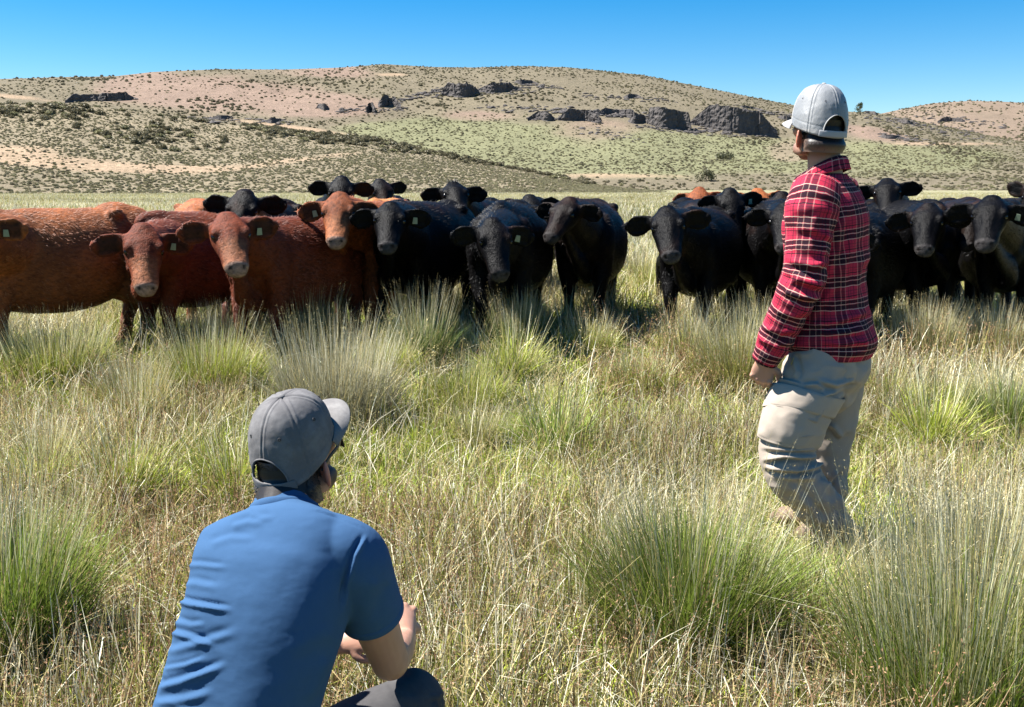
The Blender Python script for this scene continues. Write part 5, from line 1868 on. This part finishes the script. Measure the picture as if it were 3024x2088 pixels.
    for pts, w_, a_ in folds:
        d += seg_fold(uu, vv, pts, w_ * .75, a_ * 2.0) * facing
    d += crease(P, 51, 6, .006, (1, 1, .8)) * .9 + crease(P, 53, 12, .0065, (1, 1, 1.3)) * smooth(fbm(P * 4, 2, 54), -.1, .4) + .003 * fbm(P * 9, 3, 7)
    lowz = smooth(.55 - P[:, 2], 0, .4)
    d += .006 * lowz * np.sin(P[:, 2] * 70 + 3 * fbm(P * 6, 2, 8)) * (.4 + .6 * fbm(P * 5, 2, 9))
    set_coords(tm, coords(tm) + N * d[:, None])
    tr = link('trousers', tm, KH, root)
    # cargo pocket and flap on the outer thigh, front and hip pockets
    def patch_on(tube, name, t0, t1, p0, p1, off, mat, thick=.004, skew=0.0, puff=.0, seed=0):
        nt, nph = 46, 60
        t, ph = np.meshgrid(np.linspace(t0, t1, nt), np.linspace(p0, p1, nph), indexing='ij')
        a = (t - t0) / (t1 - t0); b = (ph - p0) / (p1 - p0)
        t = t + skew * (b - .5)
        e = np.minimum(np.minimum(a, 1 - a), np.minimum(b, 1 - b))
        P = tube.S(t, ph, off)
        nr = unit(tube.S(t, ph, off + .01) - P)
        dd = puff * smooth(e, 0, .25) + .0035 * fbm(P.reshape(-1, 3) * 17, 3, seed).reshape(t.shape) * smooth(e, 0, .1) + crease(P, seed + 2, 9, .004, (1, 1, 1)) * smooth(e, 0, .1) - .0012 * np.exp(-((e - .05) / .012) ** 2) - (.0018 * np.exp(-((b - .48) / .012) ** 2) if name == 'cargo_pocket' else 0)
        P = P + nr * dd[..., None]
        # turned edge reaching back to the leg
        m = mesh_from(name, P.reshape(-1, 3) - o, grid_faces(nt, nph))
        ob = link(name, m, mat, tr)
        sd = ob.modifiers.new('thick', 'SOLIDIFY'); sd.thickness = thick; sd.offset = -1
        return ob
    # which way along phi faces the camera
    def phi_for(tube, t, u_):
        ph = np.linspace(-math.pi, math.pi, 361)
        Pp = tube.S(np.full(361, t), ph); n_ = unit(tube.S(np.full(361, t), ph, .01) - Pp)
        ok = (n_ @ unit(np.array((0, 0, CAM_Z)) - Pp[0])) > .02
        q = project(Pp)[0] / K
        q = np.where(ok, q, 1e6)
        return ph[np.argmin(np.abs(q - u_))]
    pa, pb = phi_for(legL, .45, 1714), phi_for(legL, .45, 1842)
    tt_ = lambda v: float(np.interp(v, project(legL.S(np.linspace(0, 1, 60), np.zeros(60)))[1] / K, np.linspace(0, 1, 60)))
    lo_, hi_ = min(pa, pb), max(pa, pb)
    patch_on(legL, 'cargo_pocket', tt_(905), tt_(1004), lo_ - .06, hi_, .013, KH2, .016, 0, .004, 3)
    patch_on(legL, 'pocket_flap', tt_(872), tt_(917), lo_ - .10, hi_ + .04, .017, KH2, .004, -.075 * (1 if pb > pa else -1), .001, 4)
    patch_on(pelv, 'back_pocket', .25, .75, phi_for(pelv, .4, 1893), phi_for(pelv, .4, 1928), .004, KH2, .004, 0, .003, 5)
    # yellow tag at the pocket edge
    Pm = coords(tm) + o
    um, vm = project(Pm); q_ = np.hypot(um / K - 1788, vm / K - 815) + 60 * (Pm[:, 1] - Pm[:, 1].min())
    p0 = Pm[np.argmin(q_)] + unit(np.array((0, 0, CAM_Z)) - Pm[np.argmin(q_)]) * .008
    v = np.array([p0 + trt * a + np.array((0, 0, 1.)) * b - tf * .3 * b + c * unit(np.array((0, 0, CAM_Z)) - p0) for c in (-.001, .001) for a, b in ((-.004, -.014), (.004, -.014), (.008, .012), (.001, .014))])
    link('yellow_tag', mesh_from('yellow_tag', v - o, [(0, 1, 2, 3), (7, 6, 5, 4), (0, 4, 5, 1), (1, 5, 6, 2), (2, 6, 7, 3), (3, 7, 4, 0)], False), plain('yellow_label', (.75, .60, .03), .5), tr)
    # boots
    BT = cloth('tan_boot_leather', (.17, .12, .085), 300, .6, .4, .25)
    for an, kn_, s in ((anL, knL, -1), (anR, knR, 1)):
        h = np.array((an[0], an[1], .0))
        bf = unit(np.array((tf[0], tf[1], 0)))
        pr = [Tube(np.array([an + (kn_ - an) * .30, an + (kn_ - an) * .12, h + np.array((0, 0, .05)) - bf * .01]), np.array([.052, .054, .05]), np.array([.056, .062, .06]), side=trt).solid(16, 18),
              Tube(np.array([h - bf * .075 + np.array((0, 0, .045)), h + np.array((0, 0, .055)), h + bf * .09 + np.array((0, 0, .048)), h + bf * .17 + np.array((0, 0, .036)), h + bf * .195 + np.array((0, 0, .03))]), np.array([.036, .042, .048, .042, .022]), np.array([.045, .055, .046, .034, .018]), side=trt).solid(26, 18)]
        link('boot', fuse('boot', [(v - o, q) for v, q in pr], .007, 4), BT, root)


standing_man()


# ------------------------------------------------------------------ the crouching man
def crouching_man():
    Y0 = 2.2
    # modelled around his own base (local floor), then scaled about the camera, nearer and smaller
    CAM_SCALE = 0.87
    FLOOR = CAM_Z * (1 - 1 / CAM_SCALE)  # level that the scaling about the camera brings to the ground
    o = np.array((GX(600, Y0), Y0, FLOOR))
    base = np.array((o[0] * CAM_SCALE, o[1] * CAM_SCALE, 0.0))
    root = thing('person', 'crouching man in blue T-shirt, faded black cap and sunglasses, elbow on his knee', 'person', base)
    root.scale = (CAM_SCALE,) * 3
    tf, trt, tu = axes_from(24)
    hf, hr, hu = axes_from(26, 16, 0)
    C = J(659, 1000, 2.36)
    neck = J(640, 1150, 2.30)
    parts, at = head_parts(C, hf, hr, hu, neck, .066)
    pel = J(480, 1790, 2.15)
    mid = J(560, 1500, 2.17)
    che = J(618, 1290, 2.23)
    shL, shR = J(520, 1262, 2.42), J(788, 1245, 2.20)
    elR, wrR = J(880, 1492, 2.36), J(912, 1438, 2.60)
    elL, wrL = J(600, 1500, 2.62), J(765, 1452, 2.66)
    parts.append(Tube(np.array([pel, mid, che, J(632, 1205, 2.25), neck]), np.array([.14, .14, .16, .13, .05]), np.array([.10, .09, .10, .08, .05]), side=trt).solid(26, 20))
    sdR = unit(np.cross(elR - shR, wrR - elR)); sdL = unit(np.cross(elL - shL, wrL - elL))
    for a, b, c, sd_ in ((shR, elR, wrR, sdR), (shL, elL, wrL, sdL)):
        parts.append(Tube(np.array([a, a * .5 + b * .5, b]), np.array([.060, .056, .046]), np.array([.060, .058, .050]), side=sd_).solid(20, 18))
        parts.append(ellipsoid(b, (.047, .047, .047), n=12))
        parts.append(Tube(np.array([b, b * .62 + c * .38, c]), np.array([.046, .047, .029]), np.array([.046, .045, .025]), side=sd_).solid(20, 18))
    dR = unit(J(905, 1392, 2.66) - wrR)
    parts += hand_parts(wrR, dR, unit(trt * .75 + np.array((0, 0, .35)) - tf * .45), 1, .85, .5, 1.14)
    dL = unit(J(830, 1435, 2.66) - wrL)
    parts += hand_parts(wrL, dL, unit(np.array((0, -.75, .7))), 1, .6, .4, 1.02)
    hipR, knR = J(650, 1790, 2.18), J(935, 1580, 2.50)
    anR = np.array((knR[0] - .03, 2.40, FLOOR + .09))
    hipL, knL = J(420, 1800, 2.20), J(520, 1640, 2.66)
    anL = np.array((knL[0] - .02, 2.50, FLOOR + .09))
    for a, b, c in ((hipR, knR, anR), (hipL, knL, anL)):
        sdk = unit(np.cross(b - a, c - b))
        parts.append(Tube(np.array([a, (a + b) / 2, b]), np.array([.075, .062, .046]), side=sdk).solid(20, 14))
        parts.append(Tube(np.array([b, (b + c) / 2, c]), np.array([.046, .045, .04]), side=sdk).solid(20, 14))
    me = fuse('person_body', [(v - o, q) for v, q in parts], .0044, 3, .5)
    def tone(P, Cc):
        L = P - C
        x, y, z = L @ hr, L @ hf, L @ hu
        near = np.linalg.norm(L, axis=1) < .2
        hairz = near & (y < .02) & (z > -.118 + .06 * smooth(y, -.05, .02)) & (np.abs(x) < .075)
        Cc[hairz] = (.014, .011, .010)
        beard = near * smooth(-z, .058, .085) * smooth(y, -.005, .03)
        Cc = Cc + (np.array((.035, .024, .02)) - Cc) * (beard * .92)[:, None]
        sideburn = near * (np.abs(y - .012) < .014) * (z > -.1) * (np.abs(x) > .05) * (np.abs(x) < .074)
        Cc = Cc + (np.array((.03, .022, .018)) - Cc) * (sideburn * .85)[:, None]
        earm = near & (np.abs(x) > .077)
        Cc[earm] = Cc[earm] * np.array((1.1, .70, .64))  # ears painted redder to stand in for light shining through
        mouth = near & (np.abs(z + .092) < .009) & (y > .07) & (np.abs(x) < .026)
        Cc[mouth] = (.33, .13, .11)
        return Cc
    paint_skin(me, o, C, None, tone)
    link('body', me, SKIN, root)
    face_details(root, o, at, hr, hf, hu)
    hair_cap(root, o, C, hf, hr, hu, -.128, 12000, 5, 92, .011)
    GREY = cloth('washed_black_cotton', (.125, .121, .123), 1000, .9, .35, .22, fade=(.20, .195, .195))
    BRIM = cloth('washed_brim_cotton', (.16, .152, .148), 1000, .9, .35, .2, fade=(.26, .25, .24))
    make_cap(root, o, C, hf, hr, hu, GREY, GREY, BRIM, plain('dark_stitched_eyelet', (.03, .03, .032), .8), GREY, brim_len=.082, brim_drop=.010, brim_dip=.02, arch=(.050, .060), rl=.0955, rf=.112, top=.122, front=.022, back=-.070, power=2.55)
    # sunglasses
    SG = NT('dark_lens').set(Roughness=.06); SG.base((.006, .006, .008)); FR = plain('black_frame', (.012, .012, .013), .3)
    g = None
    for s in (-1, 1):
        n1, n2 = 16, 16
        a, b = np.meshgrid(np.linspace(-1, 1, n1), np.linspace(-1, 1, n2), indexing='ij')
        x = s * .038 + a * .031 * (1 - .10 * (b + 1)); z = -.036 + b * .023; y = .114 - 2.2 * x * x - .10 * (z + .036) ** 2
        Pg = C + x[..., None] * hr + y[..., None] * hf + z[..., None] * hu
        m = mesh_from('lens', Pg.reshape(-1, 3) - o, grid_faces(n1, n2))
        if g is None: g = link('sunglasses', m, SG.m, root); ob = g
        else: ob = link('lens', m, SG.m, g)
        sd = ob.modifiers.new('thick', 'SOLIDIFY'); sd.thickness = .003
        tp = np.array([at(s * .066, .101, -.022), at(s * .079, .074, -.030), at(s * .086, .012, -.040), at(s * .086, -.018, -.052)])
        v, q = Tube(tp, np.array([.007, .0065, .0045, .0035]), np.array([.0022, .002, .002, .002]), side=tuple(hu)).solid(30, 10)
        link('temple_arm', mesh_from('temple_arm', v - o, q), FR, g)

    # ---- T-shirt
    BL = cloth('blue_jersey', (.040, .094, .190), 1100, .92, .30, .07, spec=.12)
    tors = Tube(np.array([J(455, 1830, 2.14), J(520, 1640, 2.15), J(568, 1480, 2.17), J(608, 1340, 2.205), J(628, 1250, 2.245), J(638, 1195, 2.27), J(642, 1165, 2.29), J(643, 1146, 2.302)]),
                np.array([.185, .188, .190, .196, .200, .178, .112, .074]), np.array([.135, .130, .128, .132, .128, .105, .084, .070]), side=trt, p=2.35)
    ps = [tors.solid(70, 60)]
    for a, b, sd_, s in ((shR, elR, sdR, 1), (shL, elL, sdL, -1)):
        d_ = unit(b - a)
        e = a + d_ * (.205 if s > 0 else .19)
        ps.append(Tube(np.array([a - d_ * .02 - trt * s * .07, a + d_ * .015, a + d_ * .09, e]), np.array([.072, .077, .079, .076]), np.array([.080, .084, .083, .079]), side=sd_).solid(40, 40, False))
        ps.append(ellipsoid(a + d_ * .01 - trt * s * .01, (.074, .074, .070), n=16))
    tm = fuse('t_shirt', [(v - o, q) for v, q in ps], .0048, 7, .5)
    P = coords(tm) + o; N = normals(tm)
    uu, vv = project(P); uu, vv = uu / K, vv / K
    facing = smooth(N @ unit(np.array((0, 0, CAM_Z)) - che), -.1, .25)
    d = np.zeros(len(P))
    F_ = [([(386, 1352), (430, 1364), (530, 1380)], 6, .0080), ([(378, 1424), (430, 1440), (490, 1462)], 6, .0060), ([(400, 1277), (450, 1276), (520, 1284)], 6, .0035), ([(372, 1475), (430, 1460), (545, 1425)], 9, .0045),
          ([(350, 1556), (410, 1540), (520, 1498)], 8, .0070), ([(366, 1512), (420, 1502), (470, 1484)], 5, .0040), ([(385, 1400), (430, 1412), (468, 1410)], 6, .0035), ([(345, 1590), (420, 1580), (490, 1560)], 9, .005),
          ([(395, 1320), (440, 1318), (500, 1330)], 8, .003), ([(520, 1190), (560, 1180), (600, 1183)], 8, .004), ([(470, 1232), (520, 1215), (580, 1218)], 8, .003), ([(560, 1160), (590, 1170), (620, 1172)], 7, .003),
          ([(822, 1200), (795, 1250), (775, 1320), (766, 1390)], 5, -.008), ([(850, 1300), (830, 1350), (820, 1400)], 16, .004), 
          ([(740, 1480), (715, 1540), (690, 1596)], 14, .005), ([(760, 1420), (700, 1440), (640, 1480)], 20, .003)]
    for pts, w_, a_ in F_:
        d += seg_fold(uu, vv, pts, w_, a_) * facing
    lf = smooth((560 - uu) / 160, 0, 1) * facing
    d += .0030 * fbm(P * 7, 3, 17) + .0014 * fbm(P * np.array((16., 16., 34.)), 3, 18) + crease(P, 19, 9, .0035, (.5, .5, 2.4)) * lf * smooth(fbm(P * 5, 2, 20), -.2, .4)
    d += seg_fold(uu, vv, [(700, 1150), (760, 1168), (826, 1198)], 2.5, -.0018) * facing
    set_coords(tm, coords(tm) + N * d[:, None])
    ts = link('t_shirt', tm, BL, root)
    # neck rib
    k = 80
    a = np.linspace(0, 2 * math.pi, k)
    c0, A_, B_, T_ = tors.frame(np.array(.985))
    ring = c0 + np.cos(a)[:, None] * A_ * .0775 + np.sin(a)[:, None] * B_ * .075 + np.array((0, 0, .004))
    v, q = Tube(ring, np.full(k, .0105), np.full(k, .0045), side=tuple(T_)).solid(160, 12)
    link('neck_rib', mesh_from('neck_rib', v - o, q), BL, ts)
    # shoulder-to-sleeve seam and sleeve hem
    for a_, b_, sd_, s in ((shR, elR, sdR, 1), (shL, elL, sdL, -1)):
        d_ = unit(b_ - a_); e = a_ + d_ * (.198 if s > 0 else .183)
        B2 = unit(np.cross(d_, sd_)); A2 = np.cross(B2, d_)
        a = np.linspace(0, 2 * math.pi, k)
        ring = e + np.cos(a)[:, None] * A2 * .0755 + np.sin(a)[:, None] * B2 * .0785
        v, q = Tube(ring, np.full(k, .011), np.full(k, .0022), side=tuple(d_)).solid(160, 12)
        link('sleeve_hem', mesh_from('sleeve_hem', v - o, q), BL, ts)

    # ---- trousers
    DK = cloth('charcoal_trousers', (.062, .060, .062), 700, .9, .3, .12, fade=(.085, .082, .082))
    ps = []
    for a, b, c in ((hipR, knR, anR), (hipL, knL, anL)):
        sdk = unit(np.cross(b - a, c - b))
        ps.append(Tube(np.array([a - unit(b - a) * .05, a * .5 + b * .5, b * .85 + a * .15, b]), np.array([.125, .108, .088, .078]), np.array([.125, .105, .086, .076]), side=sdk).solid(40, 30))
        ps.append(ellipsoid(b, (.079, .079, .079), n=16))
        ps.append(Tube(np.array([b, b * .6 + c * .4, c * .9 + b * .1, c]), np.array([.078, .082, .07, .066]), side=sdk).solid(40, 30))
    ps.append(ellipsoid(pel - np.array((0, 0, .0)), (.18, .15, .14), np.stack([trt, tf, np.array((0, 0, 1.))], 1), 18))
    tm = fuse('trousers', [(v - o, q) for v, q in ps], .0068, 14, .5)
    P = coords(tm) + o; N = normals(tm)
    uu, vv = project(P); uu, vv = uu / K, vv / K
    d = crease(P, 71, 6, .004, (1, 1, 1)) + .003 * fbm(P * 10, 3, 17)
    for pts, w_, a_ in [([(985, 1580), (978, 1600), (955, 1640)], 7, .008), ([(1000, 1560), (985, 1575), (965, 1572)], 6, .005), ([(860, 1560), (900, 1575), (950, 1590)], 12, .004)]:
        d += seg_fold(uu, vv, pts, w_, a_)
    set_coords(tm, coords(tm) + N * d[:, None])
    link('trousers', tm, DK, root)
    BT = cloth('brown_shoe_leather', (.10, .07, .05), 300, .5, .3, .2)
    for an in (anR, anL):
        h = np.array((an[0], an[1], FLOOR)); bf = unit(np.array((tf[0], tf[1], 0)))
        pr = [Tube(np.array([h + np.array((0, 0, .16)), h + np.array((0, 0, .06))]), np.array([.05, .055]), side=trt).solid(12, 16),
              Tube(np.array([h - bf * .07 + np.array((0, 0, .045)), h + np.array((0, 0, .055)), h + bf * .09 + np.array((0, 0, .048)), h + bf * .17 + np.array((0, 0, .034))]), np.array([.036, .042, .046, .030]), np.array([.045, .055, .044, .026]), side=trt).solid(24, 16)]
        link('shoe', fuse('shoe', [(v - o, q) for v, q in pr], .008, 4), BT, root)


crouching_man()
